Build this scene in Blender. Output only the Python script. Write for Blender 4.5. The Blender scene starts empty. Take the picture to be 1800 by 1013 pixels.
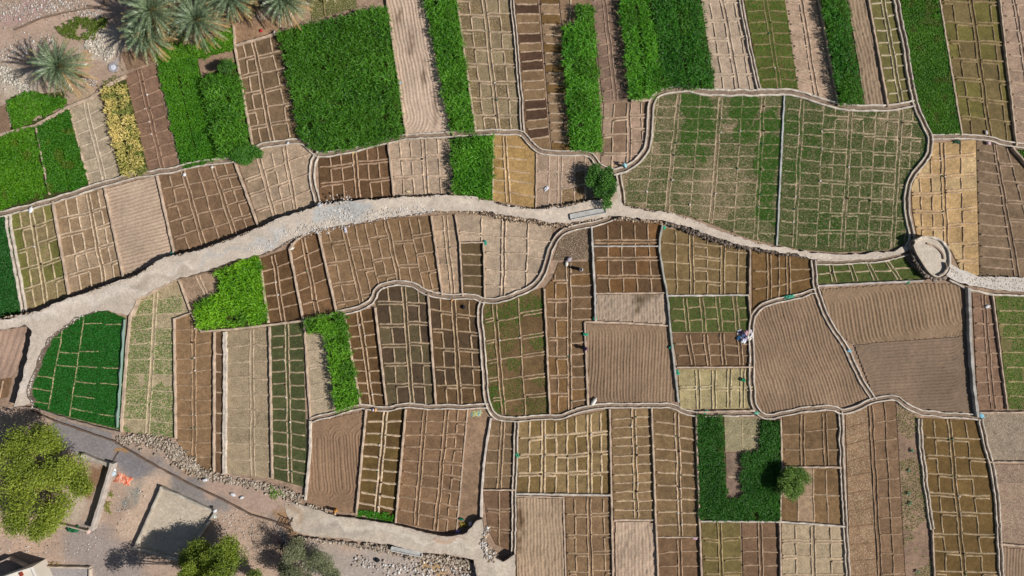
import bpy, math, random
import numpy as np
from mathutils import Vector, Matrix
rng = np.random.default_rng(7); random.seed(7)
C = bpy.context.scene.collection
SC = bpy.context.scene
R = math.radians
# ---------------------------------------------------------------- camera, sky, sun
H = 115.0; PPM = 12.0
cam = bpy.data.cameras.new('camera'); co = bpy.data.objects.new('camera', cam); C.objects.link(co)
co.location = (0, 0, H); co.rotation_euler = (0, 0, 0)
cam.sensor_width = 36; cam.lens = 36*H/150.0; cam.clip_start = 1; cam.clip_end = 2000
SC.camera = co
SUN_EL = 42.0
dx, dy = -0.962, 0.27            # way the shadows fall (world, y is up in the picture)
w = bpy.data.worlds.new("World"); SC.world = w; w.use_nodes = True
nt = w.node_tree; bg = nt.nodes['Background']
sky = nt.nodes.new('ShaderNodeTexSky'); sky.sky_type = 'NISHITA'; sky.sun_disc = False
sky.sun_elevation = R(SUN_EL); sky.sun_rotation = math.atan2(-dx, -dy)
nt.links.new(sky.outputs[0], bg.inputs[0]); bg.inputs[1].default_value = 0.05
sl = bpy.data.lights.new('sun', 'SUN'); sl.energy = 4.6; sl.angle = R(0.5); sl.color = (1, .965, .925)
so = bpy.data.objects.new('sun', sl); C.objects.link(so)
ldir = Vector((dx*math.cos(R(SUN_EL)), dy*math.cos(R(SUN_EL)), -math.sin(R(SUN_EL))))
so.rotation_euler = ldir.to_track_quat('-Z', 'Y').to_euler()
SC.view_settings.view_transform = 'Standard'; SC.view_settings.look = 'None'
SC.view_settings.exposure = 0.04; SC.view_settings.gamma = 1
SC.cycles.max_bounces = 5

# ---------------------------------------------------------------- helpers
def W(px, py, z=0.0):
    """survey point: photo mark -> true ground position of something standing z metres high"""
    k = (H-z)/H/PPM
    return ((px-900)*k, (506.5-py)*k, z)
def ext(p):
    x, y = p[0], p[1]
    if y <= 0: x -= 9; y -= 60
    if y >= 1013: x += 3; y += 60
    if x <= 0: x -= 60; y += 14
    if x >= 1800: x += 60; y += 5
    return (x, y)
def lin(c, k=0.80):
    out = []
    for v in c[:3]:
        v = v/255.0
        out.append((v/12.92 if v <= .04045 else ((v+.055)/1.055)**2.4)*k)
    return tuple(out)
def slin(c, k=.80, d=.16):
    r = np.array(lin(c, k)); g = r@np.array([.25, .6, .15]); return (r*(1-d)+g*d)*np.array([.98, .99, .91])
def tag(o, label=None, cat=None, group=None, kind=None):
    if label: o['label'] = label
    if cat: o['category'] = cat
    if group: o['group'] = group
    if kind: o['kind'] = kind
    return o
def mesh(name, V, F, mat, parent=None, col=None, smooth=False, loc=None, midx=None):
    """V (n,3); F array of same-size faces or list of faces; col per-vertex colour or None"""
    V = np.asarray(V, dtype=np.float32)
    me = bpy.data.meshes.new(name)
    if isinstance(F, np.ndarray):
        nf, k = F.shape
        me.vertices.add(len(V)); me.vertices.foreach_set('co', V.ravel())
        me.loops.add(nf*k); me.loops.foreach_set('vertex_index', F.astype(np.int32).ravel())
        me.polygons.add(nf); me.polygons.foreach_set('loop_start', np.arange(0, nf*k, k, dtype=np.int32))
        me.polygons.foreach_set('loop_total', np.full(nf, k, dtype=np.int32))
        me.update(calc_edges=True)
    else:
        me.from_pydata([tuple(map(float, v)) for v in V], [], [tuple(map(int, f)) for f in F]); me.update()
    if col is not None:
        c = np.asarray(col, dtype=np.float32)
        if c.ndim == 1: c = np.tile(c, (len(V), 1))
        c = np.hstack([c[:, :3], np.ones((len(c), 1), np.float32)])
        a = me.color_attributes.new('Col', 'FLOAT_COLOR', 'POINT'); a.data.foreach_set('color', c.ravel())
    for m in (mat if isinstance(mat, (list, tuple)) else [mat]): me.materials.append(m)
    if midx is not None: me.polygons.foreach_set('material_index', np.asarray(midx, dtype=np.int32))
    if smooth: me.polygons.foreach_set('use_smooth', np.ones(len(me.polygons), dtype=bool))
    me.validate()
    o = bpy.data.objects.new(name, me); C.objects.link(o)
    if parent: o.parent = parent
    if loc is not None: o.location = loc
    return o
def empty(name, loc=(0, 0, 0), rz=0):
    o = bpy.data.objects.new(name, None); C.objects.link(o); o.location = loc; o.rotation_euler = (0, 0, rz)
    return o
class Acc:
    def __init__(s): s.V = []; s.F = []; s.Cc = []; s.n = 0
    def add(s, V, F, c=(1, 1, 1)):
        V = np.asarray(V, float).reshape(-1, 3); s.V.append(V)
        for f in F: s.F.append(tuple(i+s.n for i in f))
        c = np.asarray(c, float)
        s.Cc.append(np.tile(c, (len(V), 1)) if c.ndim == 1 else c); s.n += len(V)
    def box(s, c, size, rz=0, col=(1, 1, 1), taper=1.0):
        x, y, z = size[0]/2, size[1]/2, size[2]
        V = [(-x, -y, 0), (x, -y, 0), (x, y, 0), (-x, y, 0)]+[(a*taper, b*taper, z) for a, b in ((-x, -y), (x, -y), (x, y), (-x, y))]
        cs, sn = math.cos(rz), math.sin(rz)
        V = [(c[0]+a*cs-b*sn, c[1]+a*sn+b*cs, c[2]+h) for a, b, h in V]
        s.add(V, [(3, 2, 1, 0), (4, 5, 6, 7), (0, 1, 5, 4), (1, 2, 6, 5), (2, 3, 7, 6), (3, 0, 4, 7)], col)
    def tube(s, P, rad, n=8, col=(1, 1, 1), cap=True):
        P = [Vector(p) for p in P]; V = []
        for i, p in enumerate(P):
            t = (P[min(i+1, len(P)-1)]-P[max(i-1, 0)]).normalized()
            a = t.orthogonal().normalized() if abs(t.z) < .9 else Vector((1, 0, 0))
            a = (a-t*a.dot(t)).normalized(); b = t.cross(a)
            r = rad[i] if hasattr(rad, '__len__') else rad
            for k in range(n):
                an = 2*math.pi*k/n; V.append(p+a*math.cos(an)*r+b*math.sin(an)*r)
        F = [(i*n+k, i*n+(k+1) % n, (i+1)*n+(k+1) % n, (i+1)*n+k) for i in range(len(P)-1) for k in range(n)]
        if cap: F += [tuple(reversed(range(n))), tuple(range((len(P)-1)*n, len(P)*n))]
        s.add([tuple(v) for v in V], F, col)
    def build(s, name, mat, parent=None, smooth=False, loc=None):
        V = np.vstack(s.V)
        if loc is not None: V = V-np.array(loc)
        return mesh(name, V, s.F, mat, parent, np.vstack(s.Cc), smooth, loc)
def vnoise(x, y, s, seed=0):
    g = np.random.default_rng(seed).random((64, 64))
    x = np.asarray(x)/s+1000.3; y = np.asarray(y)/s+1000.7
    xi = np.floor(x).astype(int); yi = np.floor(y).astype(int); fx = x-xi; fy = y-yi
    fx = fx*fx*(3-2*fx); fy = fy*fy*(3-2*fy)
    a = g[xi % 64, yi % 64]; b = g[(xi+1) % 64, yi % 64]; c = g[xi % 64, (yi+1) % 64]; d = g[(xi+1) % 64, (yi+1) % 64]
    return (a*(1-fx)+b*fx)*(1-fy)+(c*(1-fx)+d*fx)*fy
def inpoly(X, Y, P):
    X = np.asarray(X); Y = np.asarray(Y); r = np.zeros(X.shape, bool); n = len(P); j = n-1
    for i in range(n):
        xi, yi = P[i][:2]; xj, yj = P[j][:2]
        if yi != yj:
            c = ((yi > Y) != (yj > Y)) & (X < (xj-xi)*(Y-yi)/(yj-yi)+xi); r ^= c
        j = i
    return r
def clip(poly, quad):
    """Sutherland-Hodgman of poly by convex quad"""
    A = sum(quad[i][0]*quad[(i+1) % 4][1]-quad[(i+1) % 4][0]*quad[i][1] for i in range(4))
    sg = 1 if A > 0 else -1; out = list(poly)
    for i in range(4):
        a, b = quad[i], quad[(i+1) % 4]; inp = out; out = []
        if not inp: return []
        f = lambda p: sg*((b[0]-a[0])*(p[1]-a[1])-(b[1]-a[1])*(p[0]-a[0]))
        s = inp[-1]; fs = f(s)
        for e in inp:
            fe = f(e)
            if (fe >= 0) != (fs >= 0):
                t = fs/(fs-fe); out.append((s[0]+(e[0]-s[0])*t, s[1]+(e[1]-s[1])*t))
            if fe >= 0: out.append(e)
            s, fs = e, fe
    return out
def dens(P, step=0.5):
    """resample polyline of 2D/3D points"""
    out = []
    for a, b in zip(P[:-1], P[1:]):
        a = np.array(a, float); b = np.array(b, float); n = max(1, int(np.linalg.norm((b-a)[:2])/step))
        for i in range(n): out.append(a+(b-a)*i/n)
    out.append(np.array(P[-1], float)); return np.array(out)
def smoothline(P, it=2):
    P = np.array(P, float)
    for _ in range(it):
        if len(P) < 3: return P
        Q = [P[0]]
        for a, b in zip(P[:-1], P[1:]): Q += [a*.75+b*.25, a*.25+b*.75]
        Q.append(P[-1]); P = np.array(Q)
    return P

# ---------------------------------------------------------------- materials
def N(nt, t, **kw):
    n = nt.nodes.new(t)
    for k, v in kw.items():
        if k in n.inputs.keys(): n.inputs[k].default_value = v
        else: setattr(n, k, v)
    return n
def base_mat(name, rough=0.95, noise=((0.4, .24), (1.4, .24), (5.0, .34), (24, .34)), bump=.5, bscale=9, bdist=.06, color=None, spec=.15, speck=None, stretch=None):
    """colour from the mesh (per bed / per leaf) times layers of noise"""
    m = bpy.data.materials.new(name); m.use_nodes = True; nt = m.node_tree; L = nt.links
    b = nt.nodes['Principled BSDF']; b.inputs['Roughness'].default_value = rough
    b.inputs['Specular IOR Level'].default_value = spec
    geo = N(nt, 'ShaderNodeNewGeometry')
    vec = geo.outputs['Position']
    if color is None:
        at = N(nt, 'ShaderNodeAttribute'); at.attribute_name = 'Col'; cur = at.outputs['Color']
    else:
        rg = N(nt, 'ShaderNodeRGB'); rg.outputs[0].default_value = (*color, 1); cur = rg.outputs[0]
    for sc_, amp in noise:
        n = N(nt, 'ShaderNodeTexNoise', Scale=sc_, Detail=4.0, Roughness=.65); L.new(vec, n.inputs['Vector'])
        mr = N(nt, 'ShaderNodeMapRange'); mr.inputs[1].default_value = .28; mr.inputs[2].default_value = .72
        mr.inputs[3].default_value = 1-amp; mr.inputs[4].default_value = 1+amp; L.new(n.outputs['Fac'], mr.inputs[0])
        mx = N(nt, 'ShaderNodeVectorMath', operation='SCALE'); L.new(cur, mx.inputs[0]); L.new(mr.outputs[0], mx.inputs['Scale']); cur = mx.outputs[0]
    if speck:
        v = N(nt, 'ShaderNodeTexNoise', Scale=speck[0], Detail=2.0); L.new(vec, v.inputs['Vector'])
        mr = N(nt, 'ShaderNodeMapRange'); mr.inputs[1].default_value = speck[1]; mr.inputs[2].default_value = speck[1]+.06
        L.new(v.outputs['Fac'], mr.inputs[0])
        mm = N(nt, 'ShaderNodeMix', data_type='RGBA'); L.new(mr.outputs[0], mm.inputs[0]); L.new(cur, mm.inputs[6]); mm.inputs[7].default_value = (*speck[2], 1); cur = mm.outputs[2]
    L.new(cur, b.inputs['Base Color'])
    if bump:
        n = N(nt, 'ShaderNodeTexNoise', Scale=bscale, Detail=5.0, Roughness=.7); L.new(vec, n.inputs['Vector'])
        bp = N(nt, 'ShaderNodeBump', Strength=bump, Distance=bdist); L.new(n.outputs['Fac'], bp.inputs['Height']); L.new(bp.outputs[0], b.inputs['Normal'])
    return m
def leaf_mat(name, trans=.35, rough=.5):
    m = bpy.data.materials.new(name); m.use_nodes = True; nt = m.node_tree; L = nt.links
    b = nt.nodes['Principled BSDF']; b.inputs['Roughness'].default_value = rough; b.inputs['Specular IOR Level'].default_value = .35
    at = N(nt, 'ShaderNodeAttribute'); at.attribute_name = 'Col'; L.new(at.outputs['Color'], b.inputs['Base Color'])
    tr = N(nt, 'ShaderNodeBsdfTranslucent'); L.new(at.outputs['Color'], tr.inputs['Color'])
    mx = N(nt, 'ShaderNodeMixShader'); mx.inputs[0].default_value = trans
    L.new(b.outputs[0], mx.inputs[1]); L.new(tr.outputs[0], mx.inputs[2]); L.new(mx.outputs[0], nt.nodes['Material Output'].inputs[0])
    return m
M_soil = base_mat('field_soil', bump=.55, bscale=7, bdist=.07)
M_straw = base_mat('stubble_soil', noise=((0.8, .3), (7, .4), (25, .35)), bump=.8, bscale=6, bdist=.14, speck=(9, .57, lin((205, 188, 156))))
M_plough = base_mat('ploughed_soil', noise=((0.25, .12), (5, .22), (24, .25)), bump=.7, bscale=8, bdist=.08)
M_conc = base_mat('channel_plaster', noise=((1.2, .2), (5, .16), (16, .2)), bump=.6, bscale=14, bdist=.03, rough=.85)
M_road = base_mat('path_gravel', noise=((0.28, .13), (1.1, .14), (4, .2), (20, .28)), bump=.7, bscale=12, bdist=.05)
M_rock = base_mat('rock', noise=((2.5, .25), (14, .25)), bump=.5, bscale=12, bdist=.05)
M_dirt = base_mat('stony_dirt', noise=((0.3, .15), (2.5, .22), (16, .28)), bump=.7, bscale=7, bdist=.1)
M_leaf = leaf_mat('leaf')
M_bark = base_mat('bark', noise=((6, .3),), bump=.6, bscale=12, bdist=.05)
M_cloth = base_mat('cloth', noise=((9, .18),), bump=.5, bscale=6, bdist=.08, rough=.8)
M_skin = base_mat('skin', noise=((9, .08),), bump=0, rough=.6)
M_wall = base_mat('house_plaster', noise=((0.8, .06), (6, .06)), bump=.15, bscale=10, bdist=.02, rough=.8)

PINK = (196, 168, 152); PALE = (184, 162, 140); BROWN = (150, 120, 96); DARK = (112, 84, 60); OLIVE = (142, 122, 88)
OCHRE = (198, 158, 106); GREY = (160, 140, 124); PLOW = (150, 120, 102); RIDGE = (192, 164, 142); DKOL = (112, 96, 66)

# ---------------------------------------------------------------- fields
def bil(q, u, v):
    a, b, c, d = [np.array(p, float) for p in q]
    u = np.asarray(u)[..., None]; v = np.asarray(v)[..., None]
    return (a*(1-u)+b*u)*(1-v)+(d*(1-u)+c*u)*v
def ridge_strip(acc, P, wd, h, col, z0, seedr):
    """rounded earthen ridge along P (n,2)"""
    P = np.asarray(P, float)
    if len(P) < 2: return
    t = np.gradient(P, axis=0); L = np.linalg.norm(t, axis=1); L[L == 0] = 1; t /= L[:, None]
    nrm = np.stack([-t[:, 1], t[:, 0]], 1); n = len(P)
    sm_ = lambda a: np.convolve(np.pad(a, 1, mode='edge'), [.3, .4, .3], mode='valid')
    wj = wd*(1+sm_(seedr.uniform(-.35, .35, n))); hj = h*(1+sm_(seedr.uniform(-.45, .3, n))); off = sm_(seedr.uniform(-.06, .06, n))
    prof = [(-.5, -.03), (-.26, .75), (0, 1), (.26, .75), (.5, -.03)]
    V = []
    for i in range(n):
        for a, b in prof: V.append((P[i, 0]+nrm[i, 0]*(a*wj[i]+off[i]), P[i, 1]+nrm[i, 1]*(a*wj[i]+off[i]), z0+b*hj[i]))
    F = [(i*5+k, i*5+k+1, (i+1)*5+k+1, (i+1)*5+k) for i in range(n-1) for k in range(4)]
    F += [(4, 3, 2, 1, 0), tuple((n-1)*5+k for k in range(5))]
    tone = np.repeat(1+seedr.uniform(-.1, .08, n), 5)
    acc.add(V, F, np.outer(tone, np.array(col)))
def blades(P, ln, wd, h0, tilt, cols, rs, bend=.5, up=0.0):
    """leaf blades at P (n,3): quad + tip triangle as two quads (tip degenerate avoided using 2 quads)"""
    n = len(P); az = rs.uniform(0, 2*math.pi, n); tl = rs.uniform(tilt[0], tilt[1], n)
    ln = ln*rs.uniform(.6, 1.25, n); wd = wd*rs.uniform(.7, 1.2, n)
    d = np.stack([np.cos(az), np.sin(az), np.zeros(n)], 1); s = np.stack([-np.sin(az), np.cos(az), np.zeros(n)], 1)
    ct, st = np.cos(tl)[:, None], np.sin(tl)[:, None]; up3 = np.array([0, 0, 1.0])
    tw = rs.uniform(-.7, .7, n)[:, None]
    sd = s*np.cos(tw)+up3*np.sin(tw)
    base = P; mid = base+(d*ct+up3*st)*ln[:, None]*.55
    t2 = tl-bend*1.5; tip = mid+(d*np.cos(t2)[:, None]+up3*np.sin(t2)[:, None])*ln[:, None]*.5
    hw = wd[:, None]*.5
    V = np.stack([base-sd*hw*.6, base+sd*hw*.6, mid+sd*hw, mid-sd*hw, tip+sd*hw*.18, tip-sd*hw*.18], 1).reshape(-1, 3)
    b = np.arange(n)[:, None]*6
    F = np.concatenate([b+np.array([0, 1, 2, 3]), b+np.array([3, 2, 4, 5])], 0)
    cols = np.repeat(cols, 6, axis=0)
    return V, F, cols
FIELD_I = [0]; GATES = []
def field(name, label, quad, col, sp=(), ln=(), rows=25, rt='s', sub=None, poly=None, ridge=RIDGE, tone=.12, col2=None, p2=0, veg=None,
          rw=.27, rh=.15, mat=None, gates=0.0, gap=.07, cat='field', bare=False, group=None, side=None, vegb=(), drop=0):
    """gridded plot: quad TL,TR,BR,BL in survey marks; sp = double feeder ridges, ln = single ridges (fractions across)"""
    mat = mat or M_soil
    FIELD_I[0] += 1; i0 = FIELD_I[0]; rs = np.random.default_rng(100+i0)
    z = .02+(i0 % 9)*.004
    q = [W(*ext(p))[:2] for p in quad]; pl = [W(*ext(p))[:2] for p in (poly or quad)]
    wid = (math.dist(q[0], q[1])+math.dist(q[3], q[2]))/2; hei = (math.dist(q[0], q[3])+math.dist(q[1], q[2]))/2
    cen = np.mean(np.array(pl), axis=0); loc = (cen[0], cen[1], 0)
    sp = list(sp); ln = list(ln); edges = [0]+sorted(sp+ln)+[1]; nb = len(edges)-1
    rows = rows if isinstance(rows, (list, tuple)) else [rows]*nb
    rt = rt if isinstance(rt, (list, tuple)) else [rt]*nb
    sub = sub if sub is not None else [[] for _ in range(nb)]
    if sub and not isinstance(sub[0], (list, tuple)): sub = [sub]*nb
    A = Acc(); RG = Acc(); half = .27
    rcol = slin(ridge, .84, .10); c1 = slin(col, .80, .06); c2 = slin(col2, .78, .06) if col2 else c1
    # soil base sheet under the beds
    A.add([(x-loc[0], y-loc[1], z-.006) for x, y in pl], [tuple(range(len(pl)))], c1*.95)
    def run(us, vs):
        if drop and rs.random() < drop: return
        P = bil(q, us, vs); k = max(2, int(np.sum(np.linalg.norm(np.diff(P, axis=0), axis=1))/.22))
        t = np.linspace(0, 1, k); tt = np.linspace(0, 1, len(us)); P = bil(q, np.interp(t, tt, us), np.interp(t, tt, vs))
        P = P+np.stack([vnoise(P[:, 0], P[:, 1], 2.2, i0)-.5, vnoise(P[:, 0], P[:, 1], 2.2, i0+50)-.5], 1)*.17
        m = inpoly(P[:, 0], P[:, 1], pl)
        s = None
        for k2 in range(len(P)+1):
            on = k2 < len(P) and m[k2]
            if on and s is None: s = k2
            if not on and s is not None:
                if k2-s >= 2:
                    ridge_strip(RG, P[s:k2]-cen, rw, rh, rcol, z, rs)
                s = None
    if not bare:
        for s_ in sp:
            for sg in (-1, 1):
                u = s_+sg*half/wid; run([u, u], [0, 1])
        for s_ in ln: run([s_, s_], [0, 1])
    vegP = []
    for b in range(nb):
        ua, ub = edges[b], edges[b+1]
        if edges[b] in sp: ua += half/wid
        if edges[b+1] in sp: ub -= half/wid
        n = max(1, round(hei*PPM/rows[b])); vj = np.arange(0, n+1)/n
        vj[1:-1] += rs.uniform(-.08, .08, n-1)/n if n > 1 else 0
        dbl = rt[b] == 'd'; hv = half/hei
        sl_ = rs.uniform(-.16, .16)/hei
        for k in range(n+1):
            v = vj[k]
            if 0 < k < n and not bare:
                if dbl:
                    e0, e1 = ((sub[b][0] if sub[b] else .12)/1.6, 0) if (k+b) % 2 else (0, (1-(sub[b][-1] if sub[b] else .88))/1.6)
                    if rs.random() < .3: e0 = e1 = 0
                    run([ua, ub], [v-hv*.8, v-hv*.8+sl_]); run([ua+(ub-ua)*e0*1.6, ub-(ub-ua)*e1*1.6], [v+hv*.8, v+hv*.8+sl_])
                else: run([ua, ub], [v, v+sl_])
                if gates and rs.random() < gates:
                    p = bil(q, np.array([ua if b else ub]), np.array([v]))[0]
                    if inpoly(p[0], p[1], pl): GATES.append((p[0], p[1]))
            if k < n:
                va, vb = v, vj[k+1]
                fr = [0]+list(sub[b])+[1]
                for j in range(len(fr)-1):
                    a_, b_ = ua+(ub-ua)*fr[j], ua+(ub-ua)*fr[j+1]
                    cq = bil(q, np.array([a_, b_, b_, a_]), np.array([va, va+0*sl_, vb, vb]))
                    cp = clip(pl, [tuple(x) for x in cq])
                    tn = 1+rs.uniform(-tone, tone)
                    cc = (c2 if rs.random() < p2 else c1)*tn
                    if len(cp) >= 3: A.add([(x-loc[0], y-loc[1], z) for x, y in cp], [tuple(range(len(cp)))], cc)
                    vegP.append((cq, rs.random()))
                    if j > 0 and not bare:
                        g = gap*(1 if rs.random() < .25 else 0)
                        v0, v1 = (va+(hv*.75 if dbl else 0), vb-(hv*.75 if dbl else 0))
                        run([a_, a_], [v0+(v1-v0)*g, v1])
    o = A.build(name, mat, loc=None); o.location = loc
    tag(o, label, cat, group)
    if side: pass
    if RG.n:
        if len(RG.V) > 12: RG.build('earth_ridges', M_soil, o, smooth=True)
        else:
            for v_, c_ in zip(RG.V, RG.Cc):
                n5 = len(v_)//5; A5 = Acc(); A5.add(v_, [(i*5+k, i*5+k+1, (i+1)*5+k+1, (i+1)*5+k) for i in range(n5-1) for k in range(4)], c_); A5.build('earth_ridge', M_soil, o, smooth=True)
    if veg:
        # veg = (per m2, length, colour a, colour b, cell fraction, height)
        d_, L_, ca, cb, frac, vh = veg
        xs = [p[0] for p in pl]; ys = [p[1] for p in pl]
        n = int((max(xs)-min(xs))*(max(ys)-min(ys))*d_)
        X = rs.uniform(min(xs), max(xs), n); Y = rs.uniform(min(ys), max(ys), n); keep = inpoly(X, Y, pl)
        X, Y = X[keep], Y[keep]
        nz = vnoise(X, Y, 3.5, i0)*.6+vnoise(X, Y, .9, i0+9)*.4
        cellr = np.zeros(len(X))
        if len(vegP) < 600:
            for cq, r0 in vegP:
                mk = inpoly(X, Y, [tuple(x) for x in cq]); cellr[mk] = r0
        keep = (nz*.55+cellr*.45) > (1-frac)*.8+.05
        lush = np.zeros(len(X), bool)
        for (vx, vy, vr, vb) in vegb:
            q0 = W(vx, vy); kk = (np.hypot(X-q0[0], Y-q0[1])*PPM < vr*(.6+.8*vnoise(X, Y, 1.3, 77)))
            if vb < 0: keep &= ~(kk & (rs.random(len(X)) < -vb))
            else:
                kk &= rs.random(len(X)) < vb; keep |= kk; lush |= kk
        X, Y, nz, lush = X[keep], Y[keep], nz[keep], lush[keep]
        if lush.any():
            for _ in range(2):
                k3 = np.where(lush[:len(nz)])[0] if _ == 0 else k3
                X = np.concatenate([X, X[k3]+rs.normal(0, .09, len(k3))]); Y = np.concatenate([Y, Y[k3]+rs.normal(0, .09, len(k3))]); nz = np.concatenate([nz, nz[k3]]); lush = np.concatenate([lush, np.ones(len(k3), bool)])
        if len(X) > 10:
            mixv = rs.random((len(X), 1))*.7+nz[:, None]*.3
            cl = np.array(lin(ca, 1.6))*(1-mixv)+np.array(lin(cb, 1.6))*mixv
            cl[lush] = cl[lush]*.35+np.array(lin((76, 132, 26), 1.2))*.6
            P = np.stack([X-loc[0], Y-loc[1], np.full(len(X), z)], 1)
            V, F, cl = blades(P, L_, L_*.28, 0, (.4, 1.3), cl, rs)
            s = mesh('seedlings', V, F, M_leaf, o, cl); s['kind'] = 'stuff'
    return o
def plough(label, poly, col, ang, sp=.45, amp=.05, cell=None, half=None, seed=1, rough=.02, mat=None, res=.11, cat='field', clod=.0, z=0, name='ploughed_field', bendk=0, accent=0, spots=()):
    """field with real furrows: ang = direction of the furrows in degrees (world), cell = width of the tractor loops"""
    FIELD_I[0] += 1
    pl = [W(*ext(p), 0)[:2] for p in poly]; cen = np.mean(np.array(pl), 0)
    a = R(ang); P = np.array(pl)-cen; ca, sa = math.cos(a), math.sin(a)
    Yl = P@np.array([ca, sa]); Xl = P@np.array([sa, -ca])
    nx = int((Xl.max()-Xl.min())/res)+2; ny = int((Yl.max()-Yl.min())/(res*1.7))+2
    gx, gy = np.meshgrid(np.linspace(Xl.min()-.1, Xl.max()+.1, nx), np.linspace(Yl.min()-.1, Yl.max()+.1, ny), indexing='ij')
    wx = gx*sa+gy*ca; wy = -gx*ca+gy*sa
    warp = (vnoise(wx, wy, 5, seed)-.5)*.5+(vnoise(wx, wy, 1.3, seed+1)-.5)*.16
    YM = (Yl.max()+Yl.min())/2; HL = (Yl.max()-Yl.min())/2
    if bendk:
        e_ = np.maximum(np.abs(gy-YM)-(half or HL)+1.6, 0)
        s = gx+warp*.6+bendk*np.sign(gy-YM)*e_**2
    elif cell:
        L2 = (half or (Yl.max()-Yl.min())/2)-cell*.5
        ym = (Yl.max()+Yl.min())/2
        t = gx+warp; xc = (t % cell)-cell/2
        s = np.hypot(xc, np.maximum(np.abs(gy-ym)-L2, 0)*1.0)
    else: s = gx+warp
    amp = amp*1.2; hgt = amp*np.sin(2*math.pi*s/sp)+amp*.5*np.sin(2*math.pi*s/(sp*2)+1)*.6
    if accent: hgt = hgt-amp*1.3*np.exp(-((s % accent)-accent/2)**2/.03)
    am = .55+.75*vnoise(wx, wy, 2.4, seed+4)
    hgt = hgt*am+rough*(rng.random(gx.shape)-.5)*2+(vnoise(wx, wy, .5, seed+5)-.5)*(.05+clod)
    zz = .09+hgt
    inside = inpoly(wx+cen[0], wy+cen[1], pl)
    idx = np.arange(nx*ny).reshape(nx, ny)
    f = np.stack([idx[:-1, :-1], idx[1:, :-1], idx[1:, 1:], idx[:-1, 1:]], -1).reshape(-1, 4)
    keep = inside.ravel()[f].sum(1) >= 3; f = f[keep]
    V = np.stack([wx.ravel(), wy.ravel(), zz.ravel()], 1)
    used = np.unique(f); mp = np.full(nx*ny, -1); mp[used] = np.arange(len(used)); V = V[used]; f = mp[f]
    tone = 1+(vnoise(V[:, 0], V[:, 1], 5, seed+8)-.5)*.26+(vnoise(V[:, 0], V[:, 1], 1.3, seed+9)-.5)*.12
    cc = np.outer(tone, slin(col, .84, .08))
    for (sx, sy, srx, sry, scol_) in spots:
        q0 = W(sx, sy); kk = np.clip(1.2-np.hypot((V[:, 0]+cen[0]-q0[0])*PPM/srx, (V[:, 1]+cen[1]-q0[1])*PPM/sry)-(vnoise(V[:, 0], V[:, 1], .6, 3)-.5)*.9, 0, 1)[:, None]
        cc = cc*(1-kk)+slin(scol_)*kk
    f = f[:, ::-1] if np.cross(V[f[0, 1]]-V[f[0, 0]], V[f[0, 2]]-V[f[0, 0]])[2] < 0 else f
    o = mesh(name, V, np.ascontiguousarray(f), mat or M_plough, None, cc, smooth=True, loc=(cen[0], cen[1], z))
    return tag(o, label, cat)
def crop(name, label, poly, h, dns, L, wd, ca, cb, cat='crop', tilt=(.2, 1.3), bend=.5, holes=(), lines=(), patch=None, stripe=.32, mound=.28, z=0, lw=.35, thin=None):
    FIELD_I[0] += 1; i0 = FIELD_I[0]; rs = np.random.default_rng(500+i0)
    zt = h*.75
    pl = [W(*ext(p), zt)[:2] for p in poly]; gl = [W(*ext(p), 0)[:2] for p in poly]
    cen = np.mean(np.array(gl), 0); loc = (cen[0], cen[1], 0)
    xs = [p[0] for p in pl]; ys = [p[1] for p in pl]; n = int((max(xs)-min(xs))*(max(ys)-min(ys))*dns)
    X = rs.uniform(min(xs), max(xs), n); Y = rs.uniform(min(ys), max(ys), n)
    jx = (vnoise(X, Y, .5, i0+2)-.5)*.7+(vnoise(X, Y, 1.8, i0+12)-.5)*.3; jy = (vnoise(X, Y, .5, i0+3)-.5)*.7+(vnoise(X, Y, 1.8, i0+13)-.5)*.3
    k = inpoly(X+jx, Y+jy, pl)
    for hp in holes: k &= ~inpoly(X, Y, [W(*p, zt)[:2] for p in hp])
    X, Y = X[k], Y[k]
    keep = np.ones(len(X), bool)
    for ln_ in lines:
        a, b = np.array(W(*ln_[0])[:2]), np.array(W(*ln_[1])[:2]); d = b-a; L2 = d@d
        t = np.clip(((X-a[0])*d[0]+(Y-a[1])*d[1])/L2, 0, 1)
        dist = np.hypot(X-a[0]-t*d[0], Y-a[1]-t*d[1]); keep &= dist > lw*.5*(.5+vnoise(X, Y, .6, 4))
    if h > 1: keep &= vnoise(X, Y, .55, i0+21) > .10+.16*(vnoise(X, Y, 4, i0+22) > .62)
    if thin:
        keep &= (vnoise(X, Y, thin[0], i0)*.6+vnoise(X, Y, thin[0]*.3, i0+7)*.4) > thin[1]
    X, Y = X[keep], Y[keep]
    big = vnoise(X, Y, 3.0, i0)*.6+vnoise(X, Y, .8, i0+1)*.4
    z0 = h*(.45+.5*rs.random(len(X)))*(1-mound+2*mound*big)
    mixv = np.clip(rs.random(len(X))*.65+(big-.3)*stripe*2+.1, 0, 1)[:, None]
    gm = np.array([1.15, 1, .75]) if name != 'yellow_crop' else np.array([.8, .8, .9])
    cl = np.array(lin(ca, 1.2))*gm*(1-mixv)+np.array(lin(cb, 1.4))*gm*mixv
    if h > 1 and not patch: patch = (2.6, .66, (86, 142, 30))
    if patch:
        pm = vnoise(X, Y, patch[0], i0+5) > patch[1]; cl[pm] = cl[pm]*.35+np.array(lin(patch[2]))*.65
    P = np.stack([X-loc[0], Y-loc[1], z0], 1)
    V, F, cl = blades(P, L, wd, 0, tilt, cl, rs, bend)
    V[:, 2] = np.maximum(V[:, 2], .03)
    o = mesh(name, V, F, M_leaf, None, cl, loc=(loc[0], loc[1], z)); tag(o, label, cat, kind='stuff')
    return o
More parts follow.
